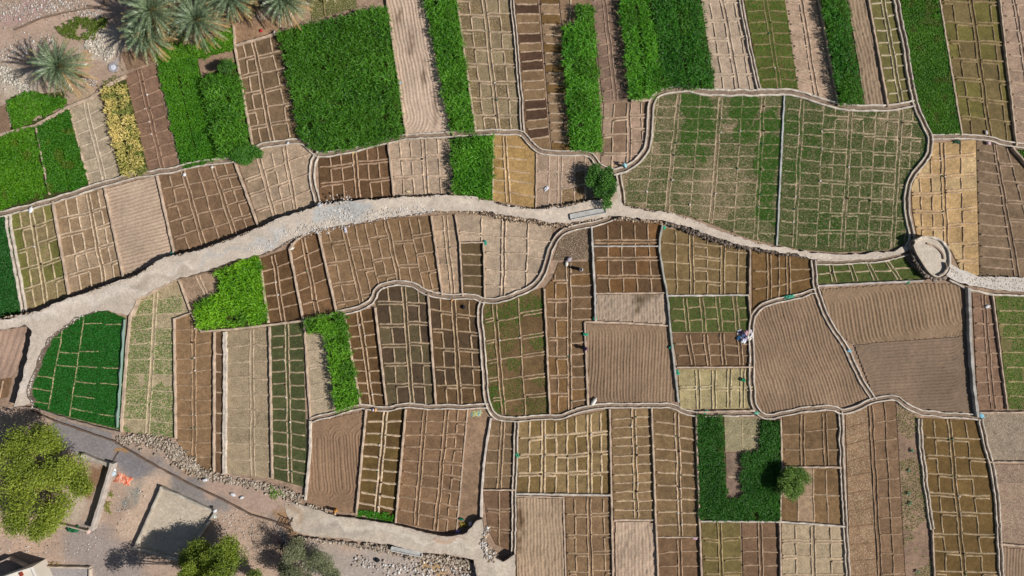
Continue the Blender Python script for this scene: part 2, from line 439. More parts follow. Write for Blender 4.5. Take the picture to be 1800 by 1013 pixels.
def sheet(name, poly, z, mat, col, kind='structure', skirt=0, jit=0, label=None, cat=None, zfun=None, scol=None, batter=0.0):
    rs = np.random.default_rng(len(poly)*7+3)
    if zfun:
        P = [W(*ext(p), zfun(*p)) for p in poly]
    else: P = [W(*ext(p), z) for p in poly]
    P = dens([np.array(p) for p in P]+[np.array(P[0])], .6)[:-1]
    if jit: P[:, :2] += rs.uniform(-jit, jit, (len(P), 2))
    n = len(P); me_v = [tuple(p) for p in P]; F = [tuple(range(n))]
    cc = [np.array(lin(col))]*n
    if skirt:
        ctr = P.mean(0)
        me_v += [(p[0], p[1], -.05) for p in P]
        me_v += [(p[0], p[1], p[2]) for p in P]
        F += [(2*n+i, 2*n+(i+1) % n, n+(i+1) % n, n+i) for i in range(n)]
        cc += [np.array(lin(scol or col))]*(2*n)
    o = mesh(name, np.array(me_v), F, mat, None, np.array(cc))
    import bmesh
    bm = bmesh.new(); bm.from_mesh(o.data); bmesh.ops.triangulate(bm, faces=[f for f in bm.faces if len(f.verts) > 4])
    bmesh.ops.recalc_face_normals(bm, faces=bm.faces); bm.to_mesh(o.data); bm.free()
    tag(o, label, cat, kind=kind); return o
def wall_strip(acc, P, wd, h, col, rs, z0=0.0, jit=.03):
    P = np.asarray(P, float); n = len(P)
    t = np.gradient(P[:, :2], axis=0); L = np.linalg.norm(t, axis=1); L[L == 0] = 1; t /= L[:, None]; nr = np.stack([-t[:, 1], t[:, 0]], 1)
    wj = wd*(1+rs.uniform(-.22, .25, n)); hj = h+rs.uniform(-.05, .05, n); of = rs.uniform(-jit, jit, n)
    prof = [(-.5, 0), (-.46, .88), (-.34, 1), (.34, 1), (.46, .88), (.5, 0)]
    V = []
    for i in range(n):
        for a, b in prof: V.append((P[i, 0]+nr[i, 0]*(a*wj[i]+of[i]), P[i, 1]+nr[i, 1]*(a*wj[i]+of[i]), z0+b*hj[i]))
    F = [(i*6+k, i*6+k+1, (i+1)*6+k+1, (i+1)*6+k) for i in range(n-1) for k in range(5)]
    F += [(5, 4, 3, 2, 1, 0), tuple((n-1)*6+k for k in range(6))]
    tn = np.repeat(1+rs.uniform(-.2, .1, n)-.15*(rs.random(n) < .12), 6); acc.add(V, F, np.outer(tn, np.array(col)))
CONC = (224, 210, 192); MUD = (208, 184, 160)
WI = [0]
def wall(label, pts, wd=.30, h=.34, col=MUD, name='low_wall', cat='low wall', sm=0, z0=0):
    if h == .34: h = .44
    WI[0] += 1; rs = np.random.default_rng(900+WI[0])
    P = [W(*ext(p), h)[:2] for p in pts]
    P = dens(smoothline(P, sm) if sm else P, .5); c = P.mean(0); A = Acc()
    wall_strip(A, P-c, wd, h, lin(col), rs, z0+.001*(WI[0] % 7))
    o = A.build(name, M_conc); o.location = (c[0], c[1], 0); return tag(o, label, cat)
def channel(label, pts, gap=.48, cw=.21, h=.34, col=CONC, bed=(150, 130, 112), name='irrigation_channel', cat='channel', sm=2, zf=None):
    WI[0] += 1; rs = np.random.default_rng(900+WI[0])
    P = [W(*ext(p), h)[:2] for p in pts]
    P = dens(smoothline(P, sm), .4); c = P.mean(0); P = P-c
    P += np.stack([vnoise(P[:, 0], P[:, 1], 1.6, WI[0])-.5, vnoise(P[:, 0], P[:, 1], 1.6, WI[0]+9)-.5], 1)*.2+rs.normal(0, .02, P.shape)
    t = np.gradient(P, axis=0); L = np.linalg.norm(t, axis=1); L[L == 0] = 1; t /= L[:, None]; nr = np.stack([-t[:, 1], t[:, 0]], 1)
    e = empty(name, (c[0], c[1], 0)); tag(e, label, cat)
    zo = .001*(WI[0] % 9)
    for sg in (-1, 1):
        A = Acc(); wall_strip(A, P+nr*sg*(gap+cw)/2, cw, h+rs.uniform(0, .05), lin(col), rs, zo, .02)
        A.build('curb', M_conc, e)
    B = Acc(); n = len(P); V = []
    for i in range(n):
        for a in (-1, 1): V.append((P[i, 0]+nr[i, 0]*a*(gap/2+.03), P[i, 1]+nr[i, 1]*a*(gap/2+.03), .09+zo))
    B.add(V, [(i*2, i*2+1, i*2+3, i*2+2) for i in range(n-1)], lin(bed)); B.build('channel_bed', M_soil, e)
    return e
ICO = None
def rocks(name, label, cat, bands, n, smin, smax, cols, z=0.0, zfun=None, kind='stuff', seed=0, sink=.3):
    """bands: list of (px,py,halfwidth px) polylines; scatter n stones along"""
    rs = np.random.default_rng(2000+seed)
    t = (1+5**.5)/2
    iv = np.array([(-1, t, 0), (1, t, 0), (-1, -t, 0), (1, -t, 0), (0, -1, t), (0, 1, t), (0, -1, -t), (0, 1, -t), (t, 0, -1), (t, 0, 1), (-t, 0, -1), (-t, 0, 1)])/1.9
    fi = np.array([(0, 11, 5), (0, 5, 1), (0, 1, 7), (0, 7, 10), (0, 10, 11), (1, 5, 9), (5, 11, 4), (11, 10, 2), (10, 7, 6), (7, 1, 8), (3, 9, 4), (3, 4, 2), (3, 2, 6), (3, 6, 8), (3, 8, 9), (4, 9, 5), (2, 4, 11), (6, 2, 10), (8, 6, 7), (9, 8, 1)])
    seg = []
    for b in bands:
        for a, c in zip(b[:-1], b[1:]): seg.append((a, c, math.dist(a[:2], c[:2])*(a[2]+c[2]+1)))
    wt = np.array([s[2] for s in seg]); wt = wt/wt.sum()
    ch = rs.choice(len(seg), n, p=wt); VV = []; CC = []
    cl = [np.array(lin(c)) for c in cols]
    for k in ch:
        a, c, _ = seg[k]; f = rs.random(); x = a[0]+(c[0]-a[0])*f; y = a[1]+(c[1]-a[1])*f; hw = a[2]+(c[2]-a[2])*f
        dx_, dy_ = c[0]-a[0], c[1]-a[1]; L = math.hypot(dx_, dy_) or 1; o = rs.normal(0, .5)*hw
        x += -dy_/L*o; y += dx_/L*o; zz = zfun(x, y) if zfun else z
        s = (smin+(smax-smin)*rs.random()**2.2)/2
        v = iv*(1+rs.uniform(-.22, .22, (12, 1)))*s*np.array([rs.uniform(.8, 1.3), rs.uniform(.7, 1.1), rs.uniform(.5, .9)])
        an = rs.uniform(0, 6.28); v = v@np.array([[math.cos(an), math.sin(an), 0], [-math.sin(an), math.cos(an), 0], [0, 0, 1]])
        p = W(x, y, zz); VV.append(v+np.array([p[0], p[1], zz+s*(1-sink)*.6])); cc = cl[rs.integers(len(cl))]*rs.uniform(.75, 1.15); CC.append(np.tile(cc, (12, 1)))
    V = np.vstack(VV); F = (fi[None]+np.arange(n)[:, None, None]*12).reshape(-1, 3)
    c0 = V.mean(0); c0[2] = 0
    o = mesh(name, V-c0, F, M_rock, None, np.vstack(CC), loc=tuple(c0))
    return tag(o, label, cat, kind=kind)
# ---------------------------------------------------------------- the ground and the raised paths
g = mesh('ground', [(-260, -200, -.06), (260, -200, -.06), (260, 200, -.06), (-260, 200, -.06)], [(0, 1, 2, 3)], M_soil, None, lin((168, 142, 120))); tag(g, kind='structure')
def zroad(x, y):
    return float(np.interp(x, [0, 560, 900, 1200, 1450, 1600], [1.6, 1.4, 1.15, .9, .55, .45]))
ROAD = [(0, 560), (45, 554), (70, 547), (120, 524), (160, 512), (218, 492), (240, 484), (268, 466), (290, 452), (312, 449), (350, 441), (400, 424), (450, 402), (500, 381), (560, 362), (600, 355), (640, 352), (700, 347), (750, 345), (800, 343), (830, 346), (866, 355), (900, 365), (940, 369), (985, 365), (1020, 356), (1050, 351), (1075, 345), (1083, 318), (1090, 345), (1096, 362), (1120, 368), (1150, 372), (1180, 374), (1215, 388), (1260, 403), (1300, 418), (1340, 430), (1380, 435), (1430, 445), (1470, 448), (1520, 446), (1570, 441), (1600, 430),
        (1606, 438), (1570, 450), (1500, 457), (1440, 457), (1400, 447), (1350, 440), (1310, 433), (1260, 419), (1220, 402), (1170, 388), (1120, 384), (1080, 379), (1040, 386), (1000, 392), (970, 391), (930, 384), (880, 377), (850, 370), (800, 371), (760, 372), (700, 380), (640, 390), (600, 396), (560, 402), (520, 415), (490, 435), (455, 448), (420, 455), (380, 470), (330, 486), (310, 490), (270, 510), (240, 528), (232, 540), (225, 556), (190, 546), (160, 548), (130, 558), (108, 578), (83, 594), (68, 628), (55, 660), (46, 690), (54, 712), (26, 716), (32, 690), (46, 640), (56, 580), (45, 571), (0, 577)]
ROADC = (212, 198, 182)
def ztrack(x, y): return float(np.interp(x, [500, 530, 560, 640, 830, 905], [.07, .18, .5, .75, 1.25, 1.35]))
zroad.xs, zroad.zs = [0, 560, 900, 1200, 1450, 1600], [1.6, 1.4, 1.15, .9, .55, .45]
ztrack.xs, ztrack.zs = [500, 530, 560, 640, 830, 905], [.07, .18, .5, .75, 1.25, 1.35]
sheet('dirt_path', ROAD, 1, M_road, ROADC, skirt=1, jit=.17, zfun=zroad, scol=(120, 104, 92), label='pale raised dirt path winding across the fields')
TRACK = [(500, 884), (518, 884), (534, 890), (560, 897), (592, 908), (630, 912), (690, 922), (740, 935), (790, 944), (820, 938), (838, 915), (848, 912), (852, 940), (862, 975), (885, 988), (905, 975), (905, 1013), (850, 1013), (832, 985), (790, 975), (740, 972), (690, 958), (640, 952), (600, 946), (560, 944), (535, 941), (516, 934), (508, 915), (503, 900)]
sheet('dirt_track', TRACK, 1, M_road, (206, 190, 172), skirt=1, jit=.10, zfun=ztrack, scol=(120, 104, 92), label='pale raised track below the dark ploughed plots')
# painted-ground sheets: different soils meet softly (yard lower left, waste ground upper left)
def soft_ground(name, poly, z, base, blobs, seed, res=.35, mat=None, amp=.04, zf=None, name_label=None):
    pl = [W(*ext(p), zf(*p)+z if zf else 0)[:2] for p in poly]; P = np.array(pl)
    x0, y0 = P.min(0); x1, y1 = P.max(0); nx = int((x1-x0)/res)+2; ny = int((y1-y0)/res)+2
    gx, gy = np.meshgrid(np.linspace(x0, x1, nx), np.linspace(y0, y1, ny), indexing='ij')
    kz = H/(H-1.2) if zf else 1; px = gx*PPM*kz+900; py = 506.5-gy*PPM*kz
    wx = px+(vnoise(px, py, 22, seed)-.5)*26+(vnoise(px, py, 7, seed+1)-.5)*8; wy = py+(vnoise(px, py, 22, seed+2)-.5)*26+(vnoise(px, py, 7, seed+3)-.5)*8
    c = np.tile(np.array(lin(base)), (nx, ny, 1))
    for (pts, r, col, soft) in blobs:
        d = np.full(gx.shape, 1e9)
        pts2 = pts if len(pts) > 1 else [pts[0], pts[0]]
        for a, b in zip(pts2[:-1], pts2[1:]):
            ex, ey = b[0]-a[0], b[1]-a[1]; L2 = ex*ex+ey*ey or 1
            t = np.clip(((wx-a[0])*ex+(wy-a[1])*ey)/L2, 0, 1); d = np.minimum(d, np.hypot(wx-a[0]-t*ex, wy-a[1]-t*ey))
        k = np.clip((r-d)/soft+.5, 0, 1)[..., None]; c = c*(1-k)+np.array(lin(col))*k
    c = c*(np.array([1.02, 1.0, .97]) if zf else np.array([1.04, 1.0, .94]))
    zz = z+(np.interp(px, zf.xs, zf.zs) if zf else 0)+(vnoise(gx, gy, 3, seed+6)-.5)*amp*2+(vnoise(gx, gy, .9, seed+7)-.5)*amp
    idx = np.arange(nx*ny).reshape(nx, ny); f = np.stack([idx[:-1, :-1], idx[1:, :-1], idx[1:, 1:], idx[:-1, 1:]], -1).reshape(-1, 4)
    f = f[inpoly(gx, gy, pl).ravel()[f].sum(1) >= (2 if not zf else 4)]
    o = mesh(name, np.stack([gx.ravel(), gy.ravel(), zz.ravel()], 1), f, mat or M_dirt, None, c.reshape(-1, 3), smooth=True)
    return tag(o, kind='structure')
soft_ground('village_yard', [(0, 715), (40, 715), (100, 738), (210, 765), (308, 775), (380, 830), (470, 850), (540, 900), (520, 945), (640, 952), (740, 972), (850, 1000), (860, 1013), (0, 1013)], .0, (186, 164, 148),
    [([(130, 765), (190, 790), (240, 815), (330, 865), (420, 895), (500, 930)], 22, (148, 142, 140), 14), ([(110, 762), (180, 785)], 26, (146, 142, 144), 8), ([(212, 815), (235, 820)], 16, (138, 134, 138), 10),
     ([(240, 870), (270, 885)], 20, (148, 148, 140), 12), ([(60, 950), (20, 920)], 30, (204, 176, 156), 16), ([(150, 960), (220, 1010)], 42, (168, 156, 150), 24), ([(230, 930), (280, 850)], 22, (206, 182, 162), 16),
     ([(440, 930), (480, 1000)], 45, (192, 168, 150), 20), ([(330, 820), (350, 830)], 14, (176, 146, 112), 10), ([(208, 792), (216, 794)], 8, (176, 136, 88), 6), ([(380, 860), (480, 890)], 18, (184, 160, 146), 10),
     ([(150, 870), (170, 835)], 14, (150, 120, 96), 10), ([(130, 890), (120, 905)], 16, (196, 180, 164), 8), ([(560, 990), (740, 1000)], 34, (184, 172, 164), 16), ([(530, 930), (500, 905)], 14, (172, 140, 108), 10), ([(750, 995), (780, 1005)], 12, (190, 160, 120), 8)], 11)
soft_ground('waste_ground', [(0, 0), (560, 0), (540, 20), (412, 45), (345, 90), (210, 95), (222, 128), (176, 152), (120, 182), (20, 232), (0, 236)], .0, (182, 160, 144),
    [([(0, 75), (90, 38), (180, 12)], 10, (190, 166, 150), 6), ([(0, 140), (50, 160)], 26, (196, 184, 168), 12), ([(160, 90), (200, 75)], 26, (198, 186, 172), 12), ([(155, 120), (150, 90)], 10, (204, 170, 140), 8),
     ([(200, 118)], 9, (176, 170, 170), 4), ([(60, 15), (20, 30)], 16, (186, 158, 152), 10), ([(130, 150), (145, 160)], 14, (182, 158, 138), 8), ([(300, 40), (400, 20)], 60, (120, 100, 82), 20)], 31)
soft_ground('path_surface', ROAD, .03, (212, 198, 182),
    [([(560, 378), (640, 366), (600, 372)], 15, (196, 196, 192), 14), ([(455, 430), (500, 410)], 9, (204, 200, 194), 10), ([(640, 358), (760, 352), (840, 358)], 6, (222, 208, 190), 6), ([(900, 374), (1000, 377), (1070, 364), (1150, 378), (1250, 408)], 5, (220, 204, 186), 6),
     ([(10, 567), (120, 535), (250, 498), (330, 468)], 9, (222, 210, 196), 9), ([(1075, 330), (1080, 355)], 7, (200, 182, 160), 6), ([(625, 361), (628, 362)], 3, (186, 160, 140), 3), ([(50, 600), (40, 690)], 9, (224, 212, 200), 6),
     ([(240, 500), (340, 476)], 6, (196, 182, 166), 5), ([(350, 460), (440, 432)], 6, (202, 194, 184), 6)], 51, res=.22, mat=M_road, amp=.03, zf=zroad)
soft_ground('track_surface', TRACK, .03, (210, 196, 178),
    [([(500, 890), (515, 905), (520, 920)], 12, (190, 168, 146), 12), ([(540, 925), (600, 935), (640, 940)], 8, (196, 184, 170), 8), ([(700, 945), (760, 955), (800, 962)], 6, (198, 188, 172), 8), ([(770, 950), (810, 955)], 6, (206, 176, 152), 6), ([(560, 915), (620, 925), (700, 940), (780, 958), (840, 960), (880, 1000)], 4, (224, 212, 196), 6)], 61, res=.22, mat=M_road, amp=.03, zf=ztrack)
# ---------------------------------------------------------------- gridded plots, upper band
G1, G2 = (42, 92, 18), (96, 142, 40)
P_ = 'vegetable_plot'
field(P_, 'pale plot of faint beds between the bright green grass and the yellow crop', [(122, 192), (176, 168), (212, 314), (158, 330)], (186, 166, 144), sp=[.5], rows=25, ridge=(196, 176, 156), rh=.09)
field(P_, 'small bare tan corner plot under the lone palm', [(120, 185), (150, 150), (170, 162), (135, 182)], (186, 160, 136), bare=True)
field(P_, 'brown ladder plot with white markers right of the yellow crop', [(220, 132), (272, 112), (315, 298), (262, 306)], (142, 110, 92), sp=[.46], rows=24, ridge=(160, 126, 106), rh=.10, gates=.5)
field(P_, 'little bare brown bed just under the palms', [(213, 92), (268, 84), (271, 111), (225, 124)], (146, 116, 94), bare=True)
field(P_, 'tiny red brown bed cut by the left picture edge near the small meadow', [(0, 190), (10, 184), (19, 232), (0, 240)], (150, 120, 100), bare=True)
field(P_, 'bare pinkish bed above the bushy maize strip', [(347, 104), (410, 88), (415, 108), (355, 136)], (172, 140, 120), bare=True)
field(P_, 'brown plot with square beds left of the largest maize field', [(412, 80), (490, 57), (528, 242), (443, 255)], (128, 104, 80), sp=[.42], rows=32, rt='d', sub=[[.5], [.62]], ridge=(184, 156, 134))
field(P_, 'short bare brown plot with a red item beneath the palms', [(408, 42), (490, 32), (489, 58), (412, 80)], (164, 130, 104), bare=True)
field(P_, 'olive fallow bed between palm fronds and the largest maize field', [(545, -5), (625, -5), (628, 14), (548, 36)], (104, 106, 52), sub=[[.3]], rows=60, ridge=(140, 126, 80), mat=M_straw)
field(P_, 'pale olive plot of paired beds right of the narrow tall maize strip', [(802, 0), (903, 0), (918, 232), (835, 234)], (148, 128, 98), sp=[.50], rows=31, rt='d', sub=[[.48], [.5]], ridge=(190, 164, 140), col2=(134, 112, 80), p2=.4, mat=M_straw, gates=.3)
field(P_, 'long ladder of wet and dry brown beds along the thin double wall', quad=[(908, 0), (950, 0), (968, 256), (930, 262)], poly=[(908, 0), (950, 0), (967, 264), (942, 258), (926, 240)], col=(140, 112, 84), sp=[], rows=17, ridge=(186, 158, 134), col2=(92, 68, 54), p2=.5, rw=.26)
field(P_, 'narrow ladder of tan beds beside the tall maize block', [(954, 0), (986, 0), (1003, 266), (970, 266)], (150, 122, 96), rows=17, sp=[], ridge=(190, 162, 138), col2=(128, 98, 60), p2=.35, rw=.26)
field(P_, 'short tan bed above the stepped end of the maize block', [(986, 0), (1042, 0), (1013, 42), (988, 46)], (152, 122, 98), ln=[.5], rows=24, poly=[(986, 0), (1042, 0), (1042, 9), (1013, 12), (1013, 42), (988, 46)])
field(P_, 'smooth mauve brown strip with central feeder between two maize blocks', [(1042, 0), (1090, 0), (1110, 176), (1060, 182)], (146, 118, 104), sp=[.45], rows=20, ridge=(160, 132, 114), rh=.10)
field(P_, 'pink plot with broken beds right of the widest maize block', [(1232, 0), (1302, 0), (1335, 160), (1257, 163)], (194, 168, 150), sp=[.52], rows=33, rt='d', sub=[[.42], [.55]], ridge=(204, 180, 160), mat=M_straw)
field(P_, 'low green plot of seedlings with a brown central feeder', [(1306, 0), (1380, 0), (1403, 160), (1338, 160)], (118, 104, 62), sp=[.5], rows=20, ridge=(150, 128, 92), rh=.08, veg=(110, .17, (44, 92, 14), (88, 138, 30), 1.05, .1), gates=.2)
field(P_, 'pinkish plot of comb shaped beds left of the dark maize strip', [(1380, 0), (1440, 0), (1474, 182), (1403, 160)], (188, 158, 138), sp=[.45], rows=[21, 21], rt=['d', 's'], ridge=(200, 172, 150))
field(P_, 'olive green plot of small square beds beside the double walled channel', [(1527, 0), (1570, 0), (1607, 182), (1562, 188)], (120, 112, 66), sp=[.5], rows=22, ridge=(196, 178, 150), gap=.0)
field(P_, 'large olive plot of neat beds near the upper right corner', [(1654, 0), (1760, 0), (1787, 252), (1693, 238)], (124, 106, 70), sp=[.5], rows=33, rt='d', sub=[[.38], [.62]], ridge=(160, 136, 100), col2=(118, 108, 58), p2=.4)
field(P_, 'pink brown strip of beds at the upper right corner', [(1763, 0), (1800, 0), (1800, 262), (1789, 256)], (176, 148, 130), sp=[.5], rows=23, ridge=(196, 168, 148), gates=.4)
# ---------------------------------------------------------------- second band
field(P_, 'olive tinged plot with green weeds at the far left above the path', [(18, 374), (92, 353), (121, 520), (46, 548)], (150, 130, 94), sp=[.48], rows=33, rt='d', sub=[[.5], [.5]], ridge=(190, 168, 136), veg=(22, .2, (70, 104, 30), (120, 136, 50), .45, .1), gates=.4, col2=(128, 122, 66), p2=.4)
field(P_, 'tan plot of square beds left of the pale ploughed rectangle', [(95, 352), (183, 332), (216, 488), (123, 519)], (160, 132, 104), sp=[.66], rows=32, rt='d', sub=[[.35, .68], [.52]], ridge=(200, 174, 150), col2=(178, 150, 124), p2=.35)
field(P_, 'brown plot of square beds right of the pale ploughed rectangle', [(277, 308), (410, 283), (452, 400), (312, 448)], (138, 108, 84), sp=[.33, .72], rows=28, rt=['d', 's', 'd'], sub=[[.48], [.5], [.52]], ridge=(174, 144, 120))
field(P_, 'pinkish plot of broad beds beside the small green shrub', [(420, 290), (548, 240), (560, 362), (458, 398)], (184, 158, 136), sp=[.27, .62], rows=[28, 33, 27], rt=['d', 'd', 's'], sub=[[], [.5], []], poly=[(420, 290), (440, 264), (530, 247), (546, 266), (550, 280), (548, 310), (551, 342), (556, 360), (458, 397)], ridge=(196, 168, 146), col2=(172, 146, 122), p2=.3)
field(P_, 'dark brown plot of upright beds enclosed by the curving channel', [(556, 262), (682, 248), (692, 346), (563, 360)], (110, 82, 58), sp=[.52], rows=33, rt='d', sub=[[.36, .68], [.33, .66]], poly=[(560, 276), (580, 273), (620, 267), (650, 260), (682, 250), (692, 346), (563, 358)], ridge=(184, 150, 124), col2=(128, 96, 70), p2=.35, gates=.4)
field(P_, 'pale pink plot of upright beds left of the short maize block', [(683, 250), (790, 240), (797, 342), (692, 346)], (188, 162, 142), sp=[.56], rows=31, rt='d', sub=[[.33, .66], [.5]], ridge=(198, 170, 148), gates=.4)
field(P_, 'ochre yellow plot of beds beside the short maize block', [(868, 238), (918, 236), (944, 368), (866, 354)], (188, 150, 98), sp=[.36], rows=22, poly=[(868, 238), (918, 236), (943, 268), (942, 366), (866, 352)], ridge=(204, 172, 136), rw=.3, col2=(176, 140, 86), p2=.4)
field(P_, 'patchy pink plot with a white item left of the leafy bush', [(944, 272), (1050, 268), (1052, 352), (942, 369)], (182, 152, 134), sp=[.38], ln=[.2, .62, .8], rows=26, ridge=(192, 164, 146), rh=.08, mat=M_straw, col2=(146, 114, 82), p2=.3)
field(P_, 'pink brown plot wrapped by the bend of the channel', [(1060, 182), (1142, 178), (1150, 300), (1052, 300)], (178, 148, 130), sp=[.55], rows=[27, 24], rt='d', sub=[[.45], [.55]], poly=[(1062, 182), (1140, 179), (1138, 250), (1130, 270), (1108, 292), (1083, 299), (1056, 286)], col2=(146, 118, 98), p2=.4)
UL = [(1152, 172), (1190, 164), (1255, 170), (1377, 167), (1365, 431), (1320, 421), (1265, 400), (1210, 380), (1150, 369), (1096, 360), (1088, 312), (1115, 296), (1140, 268), (1146, 200)]
field(P_, 'widest plot of thin green seedlings inside the looping channel', [(1124, 166), (1379, 166), (1367, 434), (1092, 420)], (138, 120, 92), sp=[.27, .56, .855], ln=[.13, .42, .71], rows=21, poly=UL, ridge=(178, 154, 128), rh=.07, rw=.26, veg=(120, .17, (44, 84, 22), (84, 112, 44), .68, .1), mat=M_straw, tone=.12, gates=.35, vegb=[(1222, 185, 30, .9), (1225, 225, 30, .8), (1222, 265, 22, .6), (1312, 190, 26, .9), (1310, 235, 24, .8), (1352, 215, 22, 1), (1352, 255, 22, 1), (1350, 295, 22, 1), (1348, 335, 22, .9), (1346, 375, 20, .9), (1270, 330, 45, -.6), (1225, 345, 35, -.5), (1170, 200, 25, -.5), (1130, 300, 35, -.4)])
field(P_, 'dense green plot of seedlings right of the straight grey wall', [(1381, 168), (1622, 190), (1606, 440), (1367, 434)], (122, 110, 78), sp=[.12, .475, .84], ln=[.28, .66], rows=[21, 21, 30, 30, 30, 30], rt=['s', 's', 'd', 'd', 'd', 'd'], sub=[[], [], [.5], [.5], [.5], [.5]], poly=[(1381, 168), (1440, 180), (1500, 192), (1608, 190), (1632, 243), (1627, 275), (1598, 315), (1592, 350), (1602, 424), (1560, 440), (1470, 444), (1400, 438), (1367, 431)],
      ridge=(184, 160, 134), rh=.07, rw=.26, veg=(130, .17, (32, 78, 14), (68, 108, 30), .84, .1), mat=M_straw, gates=.3, vegb=[(1392, 300, 24, .35), (1392, 220, 20, .35), (1430, 250, 30, .2), (1450, 400, 28, .25), (1510, 400, 24, .15), (1575, 215, 30, -.8), (1540, 235, 24, -.6), (1600, 260, 25, -.5), (1490, 215, 20, -.6), (1575, 330, 30, -.4)])
field(P_, 'bright ochre plot of beds left of the brown plot by the right edge', [(1588, 252), (1715, 246), (1721, 488), (1600, 490)], (196, 160, 114), sp=[.535], rows=32, rt=['d', 'd'], sub=[[.4, .72], [.5]], poly=[(1640, 252), (1715, 246), (1721, 488), (1690, 478), (1672, 440), (1645, 420), (1612, 414), (1604, 372), (1602, 330), (1614, 302), (1636, 280)], ridge=(206, 172, 138), mat=M_soil, col2=(206, 174, 130), p2=.35, gates=.5)
field(P_, 'mauve brown plot of beds along the right picture edge', [(1716, 246), (1780, 258), (1800, 488), (1722, 487)], (138, 114, 92), sp=[.48], rows=[19, 33], rt=['s', 'd'], sub=[[], [.62]], poly=[(1716, 246), (1780, 258), (1800, 345), (1800, 488), (1722, 487)], ridge=(176, 148, 126))
# ---------------------------------------------------------------- middle
field(P_, 'pale plot scattered with green weeds right of the dark clover plot', [(232, 505), (322, 490), (308, 772), (214, 760)], (186, 166, 134), sp=[.48], rows=27, poly=[(232, 548), (240, 527), (310, 491), (334, 550), (306, 558), (308, 770), (214, 758)], ridge=(198, 176, 146), rh=.09, mat=M_straw, veg=(80, .2, (58, 100, 30), (104, 134, 54), .60, .12))
field(P_, 'small pinkish wedge plot left of the bright maize patch', [(312, 490), (380, 476), (385, 515), (345, 532)], (172, 144, 122), sp=[.5], rows=40, rh=.08)
field(P_, 'brown ladder plot left of the narrow double walled strip', [(306, 556), (374, 552), (374, 830), (309, 826)], (150, 118, 88), sp=[.5], rows=25, poly=[(306, 562), (334, 552), (350, 582), (374, 584), (374, 830), (350, 822), (330, 806), (309, 771)], ridge=(172, 140, 112), rh=.11, gates=.6, rw=.26)
field(P_, 'very narrow walled strip of dark beds', [(379, 585), (393, 585), (393, 832), (376, 830)], (118, 92, 70), rows=35, ridge=(190, 162, 138))
field(P_, 'grey tan plot with faint stepped beds', [(397, 583), (472, 575), (477, 842), (395, 832)], (168, 146, 120), sp=[.6], rows=28, ridge=(184, 160, 136), rh=.09, mat=M_straw)
field(P_, 'long dark green ladder plot left of the curvy ploughed field', [(475, 572), (532, 566), (541, 858), (479, 841)], (92, 92, 60), sp=[.5], rows=22, ridge=(176, 154, 126), rh=.12, veg=(70, .15, (36, 66, 26), (70, 94, 40), .85, .1), gates=.7)
field(P_, 'pale bare strip with faint rungs inside the hook of bright maize', [(538, 588), (572, 586), (590, 722), (546, 738)], (188, 166, 142), rows=27, ridge=(196, 174, 150), rh=.08, mat=M_straw)
field(P_, 'dark brown ladder plot right of the bright maize patch', [(457, 455), (508, 437), (531, 562), (472, 568)], (108, 80, 54), sp=[.45], rows=24, ridge=(178, 146, 120), gates=.5)
field(P_, 'brown tapering plot of paired beds below the rubble bank', [(512, 432), (556, 404), (590, 548), (534, 562)], (128, 96, 68), sp=[.45], rows=27, ridge=(180, 148, 122), gates=.5, poly=[(512, 436), (530, 416), (556, 404), (590, 548), (534, 562)])
field(P_, 'broad tan plot with a maze of beds above the looping channel', [(558, 398), (758, 380), (790, 540), (600, 566)], (142, 112, 84), sp=[.22, .6], ln=[.41, .8], rows=[34, 38, 36, 38, 34], rt='d', sub=[[.4], [.5], [.5], [.5], [.4]], poly=[(560, 404), (600, 398), (640, 393), (700, 383), (758, 380), (776, 519), (752, 514), (728, 498), (700, 496), (668, 500), (654, 526), (592, 548)], ridge=(178, 148, 122))
field(P_, 'narrow pale ladder right of the broad tan maze', [(760, 380), (798, 376), (812, 521), (778, 519)], (182, 154, 130), sp=[.55], rows=27, ridge=(194, 166, 142), gates=.5)
field(P_, 'pale plot of large pink beds below the stone lined path', [(800, 376), (972, 398), (962, 540), (806, 528)], (188, 164, 144), rh=.2, sp=[.5], ln=[.27, .75], rows=[30, 27, 27, 29], rt=['d', 's', 's', 's'], poly=[(800, 376), (880, 380), (972, 400), (966, 436), (960, 460), (942, 492), (905, 516), (880, 524), (853, 524), (851, 426), (808, 428)], ridge=(208, 182, 160), mat=M_soil)
field(P_, 'small dark ladder set into the pale pink beds', [(809, 428), (849, 426), (849, 523), (814, 521)], (112, 92, 66), rows=18, ridge=(178, 152, 128))
field(P_, 'rough dark soil patch at the start of the stone lined channel', [(985, 418), (1036, 398), (1040, 456), (972, 458)], (118, 96, 80), bare=True, mat=M_straw, rows=200)
field(P_, 'dark brown plot in three terraces of upright beds', [(1043, 394), (1162, 392), (1170, 516), (1047, 515)], (112, 84, 60), sp=[], rows=30, rt='d', sub=[[.2, .4, .6, .8]], poly=[(1043, 396), (1084, 388), (1160, 393), (1158, 430), (1170, 516), (1047, 515)], ridge=(178, 148, 122), col2=(128, 92, 58), p2=.4, gates=.0, gap=.0)
field(P_, 'olive brown plot below the rocky path edge', [(1162, 398), (1322, 420), (1318, 522), (1166, 518)], (134, 110, 74), sp=[.33, .68], rows=[27, 24, 27], rt=['s', 'd', 's'], sub=[[.5], [.5], [.5]], poly=[(1162, 400), (1200, 406), (1260, 424), (1321, 440), (1318, 520), (1172, 517), (1160, 440)], ridge=(184, 158, 126))
field(P_, 'warm brown plot at the elbow of the channel', [(1322, 438), (1430, 455), (1432, 508), (1322, 548)], (124, 94, 58), sp=[.27, .58], rows=24, sub=[[], [.5], []], poly=[(1322, 440), (1430, 457), (1430, 508), (1345, 530), (1323, 546)], ridge=(178, 148, 118))
